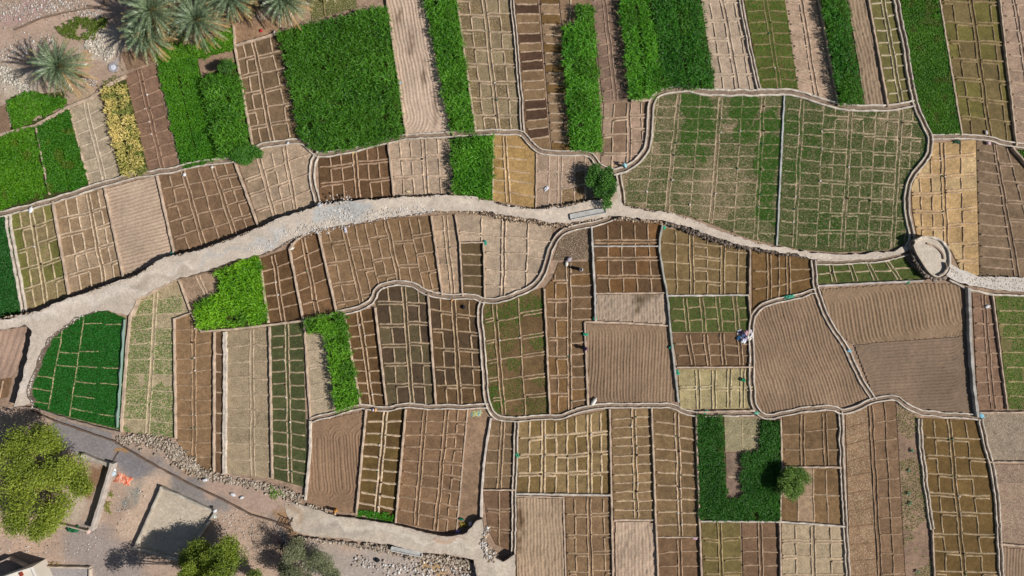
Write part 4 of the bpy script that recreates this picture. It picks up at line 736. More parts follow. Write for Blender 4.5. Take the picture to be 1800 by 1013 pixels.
for lb, pts, kw in [
    ('short wall between the maize and the pink brown beds', [(1110, 177), (1142, 176)], dict(wd=.35)),
    ('wall beside the largest maize field', [(680, 0), (714, 240)], {}),
    ('wall right of the narrow tall maize strip', [(803, 0), (836, 232)], {}),
    ('wall left of the narrow tall maize strip', [(793, 228), (797, 240)], {}),
    ('wall left of the brown square beds', [(410, 45), (412, 82), (443, 254)], {}),
    ('wall on top of the brown square beds', [(412, 80), (488, 58)], dict(wd=.35)),
    ('wall through the widest maize block', [(1143, 40), (1164, 157)], dict(wd=.2, h=.3)),
    ('wall left of the dark maize strip', [(1438, 0), (1475, 186)], dict(wd=.26)),
    ('wall left of the small olive green beds', [(1526, 0), (1562, 188)], dict(wd=.3)),
    ('straight wall right of the long bright green strip', [(1652, 0), (1692, 238)], {}),
    ('wall near the upper right corner strip', [(1761, 0), (1788, 256)], {}),
    ('straight grey wall through the green seedling plots', [(1379, 168), (1366, 432)], dict(col=(196, 196, 190), wd=.28, h=.3)),
    ('dark teal shaded wall by the right edge beside the mauve plot', [(1781, 259), (1800, 345)], dict(wd=.3, h=.7)),
    ('wall between the two tan plots at the left', [(91, 354), (120, 518)], {}),
    ('wall left of the pale ploughed rectangle', [(183, 331), (216, 489)], {}),
    ('wall right of the pale ploughed rectangle', [(275, 309), (305, 446)], {}),
    ('wall right of the brown square beds in the left band', [(412, 286), (454, 400)], {}),
    ('wall between the dark and pale upright beds', [(682, 250), (692, 345)], {}),
    ('wall beside the short maize block', [(867, 238), (866, 353)], dict(wd=.2, h=.2)),
    ('wall between ochre beds and patchy pink beds', [(943, 270), (942, 366)], dict(wd=.2, h=.22)),
    ('mud wall along the lower side of the path near the weedy plot', [(312, 488), (280, 505), (240, 526), (232, 545), (228, 556)], dict(z0=0, h=1.3, wd=.35)),
    ('wall between clover plot and weedy plot', [(228, 556), (222, 620), (212, 760)], dict(wd=.45, h=.3)),
    ('wall from the path down to the boot shaped maize', [(312, 488), (335, 550), (352, 582)], dict(wd=.3)),
    ('stepped wall top of the brown ladder', [(306, 561), (336, 550)], dict(wd=.26)),
    ('wall under the boot shaped maize', [(352, 583), (400, 580), (470, 572), (534, 564), (595, 550)], dict(wd=.35)),
    ('wall between weedy plot and brown ladder', [(305, 560), (308, 772)], {}),
    ('wall left of the very narrow strip', [(376, 584), (375, 830)], {}),
    ('wall left of the dark green ladder', [(473, 574), (478, 842)], {}),
    ('wall right of the dark green ladder', [(534, 566), (545, 738)], dict(h=.25)),
    ('wall left of the first dark brown ladder', [(455, 455), (471, 568)], {}),
    ('wall between the two dark ladders below the rubble', [(508, 438), (532, 562)], dict(h=.45)),
    ('tall wall left of the broad tan maze', [(558, 404), (591, 548)], dict(h=.5)),
    ('curved wall below the rubble bank', [(508, 438), (522, 420), (545, 408), (560, 402)], dict(sm=1)),
    ('wall right of the broad tan maze', [(758, 380), (777, 519)], {}),
    ('wall left of the small dark ladder', [(800, 378), (808, 428), (813, 521)], dict(wd=.22)),
    ('wall top of the small dark ladder', [(808, 427), (850, 426)], dict(wd=.22)),
    ('wall right of the small dark ladder', [(850, 427), (852, 523)], dict(wd=.25)),
    ('pale wall left of the three terraces', [(1040, 398), (1046, 515), (1047, 565)], dict(col=(206, 200, 190), wd=.32, h=.5)),
    ('pale wall across the three terraces', [(1044, 433), (1158, 433)], dict(wd=.22, col=(206, 196, 184))),
    ('winding wall right of the three terraces', [(1165, 396), (1158, 430), (1166, 480), (1174, 520), (1178, 574), (1184, 630), (1193, 708)], dict(col=(190, 188, 176), wd=.3, h=.5, sm=1)),
    ('wall above the rough pale square', [(1047, 516), (1172, 515)], dict(wd=.2, h=.2)),
    ('wall between rough pale square and the square ploughed field', [(1028, 566), (1100, 568), (1178, 573)], dict(wd=.3, h=.3)),
    ('wall left of the square ploughed field', [(1028, 567), (1034, 714)], dict(wd=.32, h=.35)),
    ('wall left of the tall brown mixed beds', [(957, 508), (967, 730)], {}),
    ('pale wall above the green topped beds', [(1174, 520), (1316, 519)], dict(wd=.28, col=(210, 200, 186))),
    ('pale wall right of the green topped beds', [(1316, 519), (1320, 560)], dict(wd=.25)),
    ('wall between the olive plot and the warm brown plot', [(1319, 438), (1318, 519)], dict(wd=.25)),
    ('wall below the brown walled beds', [(1190, 646), (1324, 646)], dict(wd=.25)),
    ('wall above the U shaped green crop', [(1228, 725), (1326, 722)], dict(wd=.3)),
    ('pale wall along the top of the largest ploughed field', [(1438, 503), (1530, 498), (1624, 494)], dict(wd=.3, col=(206, 196, 186))),
    ('tall wall right of the largest ploughed field', [(1704, 506), (1707, 600), (1713, 680), (1720, 734)], dict(wd=.5, h=.75, col=(190, 184, 174))),
    ('wall right of the narrow brown ladder on the right', [(1746, 518), (1772, 720)], dict(wd=.26, h=.4)),
    ('wall under the right hand brown and green beds', [(1722, 726), (1800, 720)], dict(wd=.3)),
    ('wall below the curving path at the right edge', [(1670, 492), (1700, 508), (1745, 518), (1800, 517)], dict(wd=.3, col=CONC)),
    ('wall left of the dark grid ladder', [(604, 552), (633, 713)], {}),
    ('tall wall left of the grey brown grid beds', [(659, 541), (679, 713)], dict(h=.5)),
    ('wall between the two grid bed plots', [(752, 516), (766, 712)], {}),
    ('plastered wall left of the swirling ploughed field', [(545, 740), (545, 790), (540, 840), (536, 880)], dict(col=CONC, wd=.4)),
    ('wall left of the dark wet ladder', [(643, 720), (626, 905)], dict(h=.5)),
    ('wall right of the dark wet ladder', [(713, 720), (695, 920)], dict(h=.5)),
    ('wall left of the smooth bare strip', [(822, 720), (802, 940)], dict(wd=.2, h=.15)),
    ('pale wall right of the smooth bare strip', [(863, 735), (852, 800), (846, 870), (846, 912)], dict(col=(222, 208, 192), wd=.4, sm=1)),
    ('pale wall across the two brown plots', [(848, 862), (905, 862)], dict(wd=.25)),
    ('wall left of the long olive tan ladder', [(1072, 720), (1076, 1013)], dict(h=.4)),
    ('pale wall below the wide straw brown plot', [(908, 869), (1076, 871)], dict(wd=.3, col=(214, 202, 186))),
    ('second thin wall above the pale ploughed field', [(908, 873), (990, 875), (993, 1013)], dict(wd=.2, h=.2)),
    ('wall between the two long ladders', [(1146, 717), (1153, 912), (1157, 1013)], dict(h=.45)),
    ('wall above the pale pink rough square', [(1080, 915), (1151, 915)], dict(wd=.25, h=.2)),
    ('wall left of the U shaped green crop', [(1224, 730), (1230, 915), (1233, 1013)], dict(h=.45)),
    ('wall across the second ladder near the bottom', [(1155, 945), (1228, 945)], dict(wd=.2, h=.2)),
    ('pale wall below the U shaped green crop', [(1232, 917), (1372, 918), (1486, 926)], dict(wd=.3, col=(214, 202, 186))),
    ('wall right of the U shaped green crop', [(1373, 738), (1375, 820), (1372, 918)], dict(wd=.28)),
    ('wall above the faint upright beds', [(1376, 822), (1480, 822)], dict(wd=.3)),
    ('wall left of the pale straw bottom beds', [(1371, 920), (1372, 1013)], dict(wd=.25)),
    ('wall right of the tall dark olive plot bottom left', [(1640, 930), (1643, 1013)], dict(wd=.25)),
    ('pale wall below the rough grey fallow plot', [(1738, 813), (1800, 808)], dict(wd=.26)),
    ('pale wall above the small ploughed corner', [(1760, 957), (1800, 961)], dict(wd=.3)),
    ('mud ridge between lone palm waste ground and the meadows', [(0, 240), (22, 231), (62, 221), (120, 188), (160, 172), (178, 156), (222, 132)], dict(wd=.5, h=.2)),
    ('mud ridge splitting the big bright meadow', [(62, 222), (86, 342)], dict(wd=.25, h=.3)),
    ('thin wall line crossing the waste ground at the top left', [(25, 52), (70, 32), (120, 20), (180, 10), (215, 0)], dict(wd=.15, h=.3, col=(150, 128, 110))),
    ('brown wall beside the pale beds and yellow crop', [(119, 186), (158, 330)], dict(wd=.22, h=.2)),
]:
    wall(lb, pts, **kw)
# ---------------------------------------------------------------- stones
RW = [(214, 206, 196), (190, 176, 160), (160, 146, 132), (228, 222, 214)]
RB = [(190, 164, 136), (150, 128, 106), (206, 184, 156), (120, 104, 92)]
zr2 = lambda x, y: zroad(x, y)-.12
rocks('rubble_bank', 'white rubble bank along the lower side of the pale path', 'rubble', [[(440, 442, 5), (480, 424, 12), (530, 404, 13), (600, 388, 12), (660, 376, 11), (720, 371, 8), (765, 370, 5)], [(560, 375, 20), (620, 368, 20)]], 3200, .05, .36, [(212, 204, 194), (190, 182, 172), (226, 220, 212)], zfun=lambda x, y: zroad(x, y)-.1, seed=1)
rocks('rubble_edge', 'brown stones edging the path above the pale pink beds', 'stones', [[(770, 371, 2), (850, 374, 4), (900, 384, 5), (950, 390, 7), (990, 394, 8), (1020, 388, 5), (1060, 380, 4), (1080, 376, 3)], [(1085, 384, 3), (1150, 390, 3), (1165, 392, 4)]], 1000, .12, .45, RB, zfun=lambda x, y: zroad(x, y)-.25, seed=2)
rocks('rubble_slope', 'dark rocky slope under the path above the olive brown plot', 'stones', [[(1170, 392, 3), (1230, 411, 5), (1290, 430, 6), (1340, 440, 4), (1400, 449, 2), (1430, 455, 2)]], 900, .15, .55, [(150, 134, 118), (120, 106, 94), (96, 86, 78)], zfun=lambda x, y: zroad(x, y)-.45, seed=3)
rocks('retaining_stones', 'stones in the upper retaining edge of the path', 'stones', [[(0, 560, 1.5), (70, 548, 1.5), (160, 513, 1.5), (240, 485, 1.5), (290, 453, 1.5), (350, 442, 1.5), (450, 403, 1.5), (560, 363, 1.5), (700, 348, 1.5), (800, 344, 1.5), (866, 356, 1.5), (940, 370, 1.5), (1050, 352, 1.5)], [(1096, 363, 1.5), (1180, 376, 1.5), (1260, 405, 1.5), (1340, 432, 1.5)]], 1600, .12, .38, RB+[ROADC], zfun=lambda x, y: zroad(x, y)-.16, seed=4)
rocks('verge_rubble', 'pale stone verge round the clover plot', 'rubble', [[(205, 540, 4), (180, 540, 3), (150, 548, 4), (120, 565, 5), (92, 585, 5), (74, 610, 4), (60, 650, 4), (48, 695, 3), (60, 714, 2)]], 1300, .06, .34, RW, zfun=lambda x, y: 1.15, seed=5)
rocks('stone_bank', 'long bank of loose stones below the weedy and brown ladder plots', 'stones', [[(205, 772, 6), (260, 775, 12), (300, 785, 14), (330, 818, 14), (370, 838, 8), (420, 848, 6), (470, 858, 9), (505, 868, 10), (530, 880, 8)], [(300, 800, 8), (350, 825, 8)], [(540, 888, 4), (575, 902, 4), (590, 908, 3)]], 3600, .07, .42, [(196, 182, 162), (176, 158, 138), (156, 138, 118), (206, 192, 174)], z=.1, seed=6)
rocks('track_stones', 'row of pale stones along the lower side of the track', 'stones', [[(522, 945, 2), (560, 950, 2.5), (610, 956, 3), (640, 960, 5), (700, 968, 8), (740, 978, 7), (780, 985, 9), (830, 995, 9), (860, 1013, 8)]], 1900, .08, .5, [(204, 190, 172), (182, 164, 144), (164, 146, 126)], z=.25, seed=7)
rocks('scattered_stones', 'scattered stones on the grey ground at the bottom', 'stones', [[(620, 985, 12), (700, 1000, 18), (780, 1005, 20), (830, 1010, 16)]], 500, .1, .5, RW, z=.0, seed=8)
rocks('stone_heap', 'round heap of stones where the track meets the short brown plot', 'stones', [[(858, 925, 3), (850, 950, 4), (858, 972, 8), (866, 982, 10), (862, 985, 8)]], 900, .12, .5, RW+RB, zfun=lambda x, y: 1.2, seed=9)
rocks('palm_rubble', 'pale rubble on the waste ground beside the lone palm', 'rubble', [[(0, 120, 10), (20, 140, 14), (50, 162, 8)], [(150, 75, 10), (180, 85, 16), (200, 98, 10)], [(150, 60, 6), (190, 60, 10)]], 1500, .1, .42, [(214, 206, 190), (196, 186, 170), (226, 214, 196)], z=.0, seed=10)
rocks('scattered_pebbles', 'small pebbles strewn over the upper waste ground', 'stones', [[(0, 20, 20), (120, 10, 20), (180, 30, 15)], [(0, 100, 24), (60, 80, 20), (100, 70, 12)], [(140, 140, 10), (170, 150, 8)]], 2600, .06, .3, RW, z=.0, seed=11)
rocks('platform_stones', 'dark dry stone facing of the round platform', 'stones', [[(1602, 428, 3), (1604, 446, 3), (1614, 466, 4), (1628, 484, 4), (1645, 492, 3), (1664, 487, 3)]], 420, .2, .55, [(170, 154, 138), (140, 126, 112), (110, 98, 88)], z=.9, seed=12)
rocks('path_end_rubble', 'white rubble on the path at the right edge', 'rubble', [[(1672, 474, 4), (1690, 490, 6), (1730, 503, 5), (1800, 510, 5), (1850, 512, 5)], [(1700, 490, 8), (1800, 496, 8)]], 1300, .05, .22, [(222, 210, 190), (208, 194, 174)], zfun=lambda x, y: .75, seed=13)
rocks('yard_pebbles', 'pebbles scattered over the village yard', 'stones', [[(0, 960, 25), (120, 970, 20), (240, 900, 30)], [(400, 900, 20), (470, 960, 40)], [(200, 900, 14), (260, 850, 14)]], 700, .06, .26, RW, z=.0, seed=14)
# path beyond the platform
sheet('dirt_path', [(1668, 462), (1684, 472), (1720, 486), (1800, 486), (1800, 515), (1745, 509), (1705, 502), (1676, 492), (1664, 484)], .8, M_road, (222, 212, 200), skirt=1, jit=.1, scol=(130, 114, 100))
# round platform
def platform():
    e = empty('stone_platform', W(1638, 453)); tag(e, 'round raised platform with pale floor and low rim at the channel bend', 'platform')
    Z = 1.6
    out = [(1606, 432), (1612, 421), (1630, 417), (1650, 420), (1664, 430), (1671, 446), (1672, 464), (1668, 480), (1654, 489), (1642, 487), (1630, 476), (1620, 460), (1611, 446)]
    P = smoothline([W(*p, Z) for p in out+[out[0]]], 2)[:-1]; n = len(P); b = np.array(W(1638, 453))
    A = Acc(); c = P.mean(0)
    V = [tuple(p-b) for p in P]+[tuple(np.array([c[0]+(p[0]-c[0])*1.10, c[1]+(p[1]-c[1])*1.10, -.05])-np.array([b[0], b[1], 0])) for p in P]
    A.add(V, [(i, n+i, n+(i+1) % n, (i+1) % n) for i in range(n)], lin((158, 140, 122))); A.build('stone_side', M_rock, e)
    A = Acc(); V = [(p[0]-b[0], p[1]-b[1], Z-.12) for p in P]; A.add(V, [tuple(range(n))], lin((214, 200, 180))); A.build('platform_floor', M_road, e)
    A = Acc(); rs = np.random.default_rng(5)
    arc = np.array([W(*p, Z+.2)[:2] for p in smoothline([(1608, 424), (1622, 416), (1648, 418), (1664, 430), (1671, 448), (1670, 470)], 2)])-b[:2]
    wall_strip(A, dens(arc, .4), .32, .34, lin(CONC), rs, Z-.14); A.build('rim_wall', M_conc, e)
    A = Acc(); arc = np.array([W(*p, Z+.1)[:2] for p in [(1662, 462), (1664, 472), (1658, 480), (1650, 484)]])-b[:2]
    wall_strip(A, dens(arc, .4), .22, .45, lin((150, 138, 126)), rs, Z-.14); A.build('inner_kerb', M_rock, e)
    A = Acc(); arc = np.array([W(*p, Z+.1)[:2] for p in smoothline([(1630, 428), (1648, 434), (1658, 446), (1660, 456)], 1)])-b[:2]
    wall_strip(A, dens(arc, .4), .26, .2, lin((186, 160, 140)), rs, Z-.14); A.build('inner_step', M_rock, e)
platform()
# trough beside the path
def trough(label, a, b, z, wd=.75):
    pa, pb = np.array(W(*a, z+.3)[:2]), np.array(W(*b, z+.3)[:2]); m = (pa+pb)/2; L = np.linalg.norm(pb-pa); an = math.atan2(*(pb-pa)[::-1])
    e = empty('concrete_trough', (m[0], m[1], z), an); tag(e, label, 'trough')
    A = Acc(); A.box((0, wd/2, 0), (L, .12, .5)); A.box((0, -wd/2, 0), (L, .12, .5)); A.box((-L/2, 0, 0), (.12, wd-.124, .5)); A.box((L/2, 0, 0), (.12, wd-.124, .5))
    A.Cc = [np.tile(lin((206, 204, 198)), (len(v), 1)) for v in A.V]; A.build('trough_wall', M_conc, e)
    A = Acc(); A.box((0, 0, .0), (L-.14, wd-.14, .3), col=lin((190, 188, 182))); A.build('trough_floor', M_conc, e)
trough('long narrow concrete trough on the path near the leafy bush', (1003, 382), (1065, 370), .9)
trough('pale concrete trough set in the edge of the lower track', (688, 964), (742, 975), .38, .6)
# ---------------------------------------------------------------- yard walls, enclosure, houses
def polywall(name, label, cat, pts, wd, h, col, close=False, z0=0, mat=None):
    P = [np.array(W(*p, z0+h)[:2]) for p in pts]
    if close: P.append(P[0])
    c = np.mean(P, 0); A = Acc(); rs = np.random.default_rng(77)
    for a, b in zip(P[:-1], P[1:]):
        d = (b-a)/np.linalg.norm(b-a); wall_strip(A, dens([a-c-d*wd*.0, b-c+d*wd*.0], .8), wd, h, lin(col), rs, z0)
    for p in P: A.box((p[0]-c[0], p[1]-c[1], z0-.002), (wd*1.02, wd*1.02, h+.012), rz=math.atan2(*(P[1]-P[0])[::-1]), col=lin(col))
    o = A.build(name, mat or M_conc); o.location = (c[0], c[1], 0); return tag(o, label, cat)
e = empty('walled_enclosure', W(303, 925)); tag(e, 'pale rectangular walled enclosure in the yard', 'enclosure')
EN = [(283, 858), (378, 901), (318, 987), (236, 964)]
b0 = np.array(W(303, 925))
P = [np.array(W(*p, .75)) for p in EN]
names_ = ['upper', 'right', 'lower', 'left']
for i in range(4):
    a, b = P[i][:2]-b0[:2], P[(i+1) % 4][:2]-b0[:2]; d = (b-a)/np.linalg.norm(b-a); A = Acc()
    wall_strip(A, dens([a+d*.17, b-d*.17], .7), .34, .75, lin((198, 188, 172)), np.random.default_rng(60+i)); A.box((a[0], a[1], 0), (.345, .345, .765), rz=math.atan2(d[1], d[0]), col=lin((198, 188, 172)))
    A.build('enclosure_wall', M_conc, e)
A = Acc(); A.add([(p[0]-b0[0], p[1]-b0[1], .36) for p in P], [(0, 1, 2, 3)], lin((206, 190, 168))); A.build('enclosure_floor', M_road, e)
polywall('concrete_wall', 'long grey concrete wall running down the yard', 'wall', [(195, 818), (160, 930)], .5, 1.3, (200, 188, 176))
polywall('concrete_wall', 'short double concrete wall joining the road beside the big tree', 'wall', [(146, 802), (190, 818)], .6, .7, (196, 184, 168))
polywall('concrete_wall', 'low pale wall stub with a green net beside the big tree', 'wall', [(97, 921), (152, 934)], .25, .7, (206, 190, 170))
polywall('road_kerb', 'broken dark kerb along the upper side of the grey village road', 'kerb', [(40, 716), (100, 742), (200, 776), (260, 812), (330, 850), (390, 878), (440, 905), (510, 925)], .25, .3, (120, 100, 86), mat=M_rock)
polywall('stone_wall', 'trash lined stone wall under the clover plot', 'wall', [(30, 716), (62, 720), (130, 742), (208, 762)], .45, .5, (170, 150, 134), mat=M_rock)
polywall('road_kerb', 'thin dark kerb across the grey road', 'kerb', [(208, 795), (198, 812)], .12, .15, (110, 96, 86))
e = empty('small_court', W(110, 1020)); tag(e, 'low walled grey court beside the white roofed house', 'court')
A = Acc(); rs_ = np.random.default_rng(3); b0 = np.array(W(110, 1020))
Q = [np.array(W(*p, .6)[:2])-b0[:2] for p in [(60, 997), (157, 999), (157, 1080)]]
wall_strip(A, dens(Q[:2], .8), .3, .6, lin((206, 190, 170)), rs_); A.build('court_wall', M_conc, e)
A = Acc(); wall_strip(A, dens([Q[1]-np.array([0, .16]), Q[2]], .8), .3, .6, lin((206, 190, 170)), rs_); A.build('court_wall', M_conc, e)
A = Acc(); A.add([(Q[0][0], Q[0][1], .2), (Q[1][0], Q[1][1], .2), (Q[2][0], Q[2][1], .2), (Q[0][0], Q[2][1], .2)], [(0, 1, 2, 3)], lin((168, 160, 156))); A.build('court_floor', M_road, e)
# house
e = empty('house', W(10, 1040)); tag(e, 'white roofed house at the lower left corner', 'house'); b0 = np.array(W(10, 1040)); HZ = 3.4
RP = [np.array(W(*p, HZ)) for p in [(-10, 1020), (56, 997), (92, 1075), (10, 1110)]]
c = np.mean(RP, 0)
A = Acc()
V = [tuple(p-b0) for p in RP]+[(p[0]-b0[0], p[1]-b0[1], 0) for p in RP]
A.add(V, [(i, i+4, (i+1) % 4+4, (i+1) % 4) for i in range(4)], lin((222, 212, 196))); A.build('wall', M_wall, e)
A = Acc(); A.add([(p[0]-b0[0], p[1]-b0[1], HZ-.1) for p in RP], [(0, 1, 2, 3)], lin((240, 232, 214))); rf = A.build('roof', M_wall, e)
for i in range(4):
    a, b = RP[i][:2]-b0[:2], RP[(i+1) % 4][:2]-b0[:2]; A = Acc(); wall_strip(A, dens([a, b], 1.5), .25, .35, lin((246, 240, 230)), np.random.default_rng(i), HZ-.1+.002*i); A.build('parapet', M_wall, rf)
A = Acc(); p = np.array(W(38, 1009, HZ))-b0; A.box((p[0], p[1], HZ-.1), (.35, .6, .4), rz=.4, col=lin((150, 70, 50))); A.build('roof_box', M_cloth, rf)
polywall('yard_wall', 'dark topped wall of the house yard in deep shade', 'wall', [(-30, 1000), (13, 983), (48, 999)], .22, 1.1, (196, 180, 168))
# gate / ladder frame by the track
e = empty('wooden_rack', W(503, 918, 0)); tag(e, 'old slatted rack beside the lower track', 'rack')
for k in range(4):
    A = Acc(); A.box((-.9+k*.55, 0, .25), (.09, 1.6, .06), rz=-.45, col=lin((92, 70, 58))); A.build('slat', M_bark, e)
A = Acc(); A.box((0, .65, .15), (2.3, .1, .1), rz=-.45, col=lin((96, 76, 62))); A.box((-.3, -.6, .15), (2.3, .1, .1), rz=-.45, col=lin((96, 76, 62))); A.build('frame', M_bark, e)
# net beside the clover plot
A = Acc(); pa, pb = W(219, 562, .5), W(206, 752, .5)
V = []; n = 16
for i in range(n+1):
    f = i/n; x = pa[0]+(pb[0]-pa[0])*f; y = pa[1]+(pb[1]-pa[1])*f; s = .08*math.sin(i*2.1)
    V += [(x-.38+s, y, .33+.1*math.sin(i)), (x-.1+s, y, .62), (x+.12, y, .40), (x-.38+s, y, .30+.1*math.sin(i)), (x-.1+s, y, .59), (x+.12, y, .37)]
F = [(i*6+k, i*6+k+1, (i+1)*6+k+1, (i+1)*6+k) for i in range(n) for k in (0, 1)]+[(i*6+k+1, i*6+k, (i+1)*6+k, (i+1)*6+k+1) for i in range(n) for k in (3, 4)]
A.add(V, F, lin((132, 156, 142))); tag(A.build('shade_net', M_cloth), 'pale green shade net draped along the wall right of the clover plot', 'net')
# ---------------------------------------------------------------- trees
def tubes(acc, a, b, r0, r1, col, n=7, bendy=.3, rs=None):
    a, b = np.array(a), np.array(b); m = (a+b)/2+rs.normal(0, bendy, 3)*np.linalg.norm(b-a)*.15
    acc.tube([a, (a+m)/2+rs.normal(0, .03, 3), m, (m+b)/2, b], [r0, r0*.75+r1*.25, (r0+r1)/2, r0*.25+r1*.75, r1], n, col)
def tree(name, label, cat, px, py, zc, rx, ry, rz, nleaf, lsize, ca, cb, nclump=26, seed=0, trunkh=None, cr=.34, bark=(110, 92, 74), dead=0, lumps=None, z0=0):
    rs = np.random.default_rng(3000+seed); c = np.array(W(px, py, zc)); base = np.array([c[0], c[1], 0.])
    e = empty(name, (base[0], base[1], z0)); tag(e, label, cat)
    cl = []
    for k in range(nclump):
        if lumps:
            lx, ly, lr = lumps[k % len(lumps)][:3]; zl = (lumps[k % len(lumps)]+(zc,))[3]; q = np.array(W(lx, ly, zl)); off = rs.normal(0, .45, 3)*np.array([lr, lr, lr*.8])
            cl.append(np.array([q[0]-c[0]+off[0], q[1]-c[1]+off[1], zl+off[2]*.8+rs.uniform(-.3, .3)*rz]))
        else:
            v = rs.normal(0, 1, 3); v /= np.linalg.norm(v); r = rs.uniform(.35, 1)**.6*.82
            cl.append(np.array([v[0]*rx*r, v[1]*ry*r, zc+v[2]*rz*r]))
    th = trunkh or zc*.35
    A = Acc(); hub = np.array([0, 0, th])
    A.tube([(0, 0, -.1), (.05, .03, th*.5), tuple(hub)], [.055*zc, .042*zc, .034*zc], 9, lin(bark)); A.build('trunk', M_bark, e, smooth=True)
    A = Acc()
    for q in cl:
        tubes(A, hub-np.array([0, 0, rs.uniform(0, .15)*th]), q*np.array([1, 1, 1]), .02*zc, .006*zc, lin(bark), 5, rs=rs)
        if dead:
            for _ in range(dead):
                v = q+rs.normal(0, 1, 3)*np.array([rx, ry, rz])*.42; tubes(A, q, v, .006*zc, .002*zc, lin(bark), 4, rs=rs)
    A.build('branches', M_bark, e, smooth=True)
    if nleaf:
        per = nleaf//nclump; P = []; T = []
        for q in cl:
            n = int(per*rs.uniform(.6, 1.4)); v = rs.normal(0, 1, (n, 3)); v /= np.linalg.norm(v, axis=1)[:, None]
            rr = rs.random(n)**.45; R3 = np.array([rx, ry, rz])*cr*rs.uniform(.75, 1.25)
            # twigs inside a clump
            tw = rs.normal(0, .12, (n, 3))*R3
            P.append(q+v*rr[:, None]*R3+tw); T.append(np.full(n, rs.uniform(0, 1)))
        P = np.vstack(P); T = np.concatenate(T)
        mixv = np.clip(rs.random(len(P))*.6+T*.4, 0, 1)[:, None]
        V, F, clr = blades(P, lsize, lsize*.42, 0, (-.5, 1.0), np.array(lin(ca, 1.25))*(1-mixv)+np.array(lin(cb, 1.35))*mixv, rs, .3)
        mesh('crown', V, F, M_leaf, e, clr)
    return e
tree('broadleaf_tree', 'big pale green tree at the lower left', 'tree', 58, 848, 5.6, 7.6, 7.2, 2.8, 34000, .28, (76, 100, 26), (156, 166, 60), 64, 1, lumps=[(40, 790, 2.2), (85, 785, 2.0), (120, 820, 2.0), (138, 850, 1.6), (110, 880, 2.0), (75, 920, 1.5), (20, 840, 2.4), (70, 850, 2.4), (30, 890, 2.0), (55, 770, 1.6), (-10, 800, 2.4), (-20, 870, 2.6), (90, 835, 2), (20, 915, 1.2), (68, 930, .7)], cr=.23)
tree('broadleaf_tree', 'dark green tree at the bottom edge beside the enclosure', 'tree', 368, 1034, 8.0, 4.2, 4.4, 1.6, 30000, .25, (40, 66, 18), (140, 156, 52), 44, 2, lumps=[(345, 966, .8, 4.6), (385, 975, .9, 4.8), (402, 963, .7, 4.2), (332, 985, .9, 5), (362, 990, 1.0, 5.5), (400, 992, 1.0, 5.2), (350, 1012, 1.3, 7), (385, 1010, 1.2, 7), (330, 1012, 1.0, 7.5), (362, 1040, 1.4, 8.5), (300, 1050, 1.1, 9), (262, 1056, .8, 9), (335, 1046, 1.3, 9.2), (390, 1050, 1.2, 8), (375, 980, .8, 4.4), (350, 985, .9, 4.8), (415, 978, .7, 4.4)], cr=.33)
tree('feathery_shrub', 'grey green feathery shrub at the bottom edge', 'shrub', 538, 998, 3.0, 3.4, 3.0, 1.8, 15000, .2, (66, 76, 52), (142, 146, 108), 26, 3, cr=.38, lumps=[(520, 970, 1.2), (545, 985, 1.4), (570, 1005, 1.2), (525, 1005, 1.6), (550, 1025, 1.6), (580, 1020, 1), (505, 1000, .8)])
tree('bare_shrub', 'leafless dark purple shrub beside the feathery one', 'shrub', 490, 965, 2.4, 2.6, 3.0, 1.6, 0, .2, (60, 50, 50), (60, 50, 50), 30, 4, dead=9, bark=(70, 58, 62), cr=.3)
tree('leafy_bush', 'dark leafy bush on the path bend beside the trough', 'bush', 1062, 324, 1.9, 1.9, 2.5, 1.4, 11000, .26, (20, 58, 14), (84, 132, 44), 26, 5, cr=.38, lumps=[(1050, 305, .8), (1066, 312, .8), (1073, 325, .7), (1058, 335, .9), (1068, 345, .7), (1045, 320, .7), (1060, 320, 1)])
tree('round_bush', 'round green bush on the wall beside the U shaped crop', 'bush', 1396, 846, 2.1, 2.2, 2.5, 1.3, 10000, .22, (52, 86, 26), (116, 144, 60), 26, 6, cr=.34, lumps=[(1385, 835, .7), (1402, 832, .7), (1412, 842, .5), (1398, 850, .9), (1383, 856, .7), (1400, 862, .5), (1390, 868, .4), (1378, 845, .5)])
tree('small_shrub', 'small green shrub at the end of the left channel', 'shrub', 436, 271, 1.3, 2.2, 1.4, .8, 6500, .22, (34, 92, 20), (88, 136, 44), 16, 7, cr=.42)
tree('small_shrub', 'little dark shrub on top of the bushy maize strip', 'shrub', 396, 116, 1.8, 1.1, 1.2, .9, 3500, .22, (26, 72, 16), (80, 120, 40), 10, 8, cr=.45)
tree('broadleaf_tree', 'low green treetop leaving the frame at the bottom between the dark tree and the shrub', 'tree', 447, 1022, 2.8, 1.6, 1.4, 1.0, 3000, .22, (70, 92, 40), (130, 144, 70), 10, 9, cr=.45)
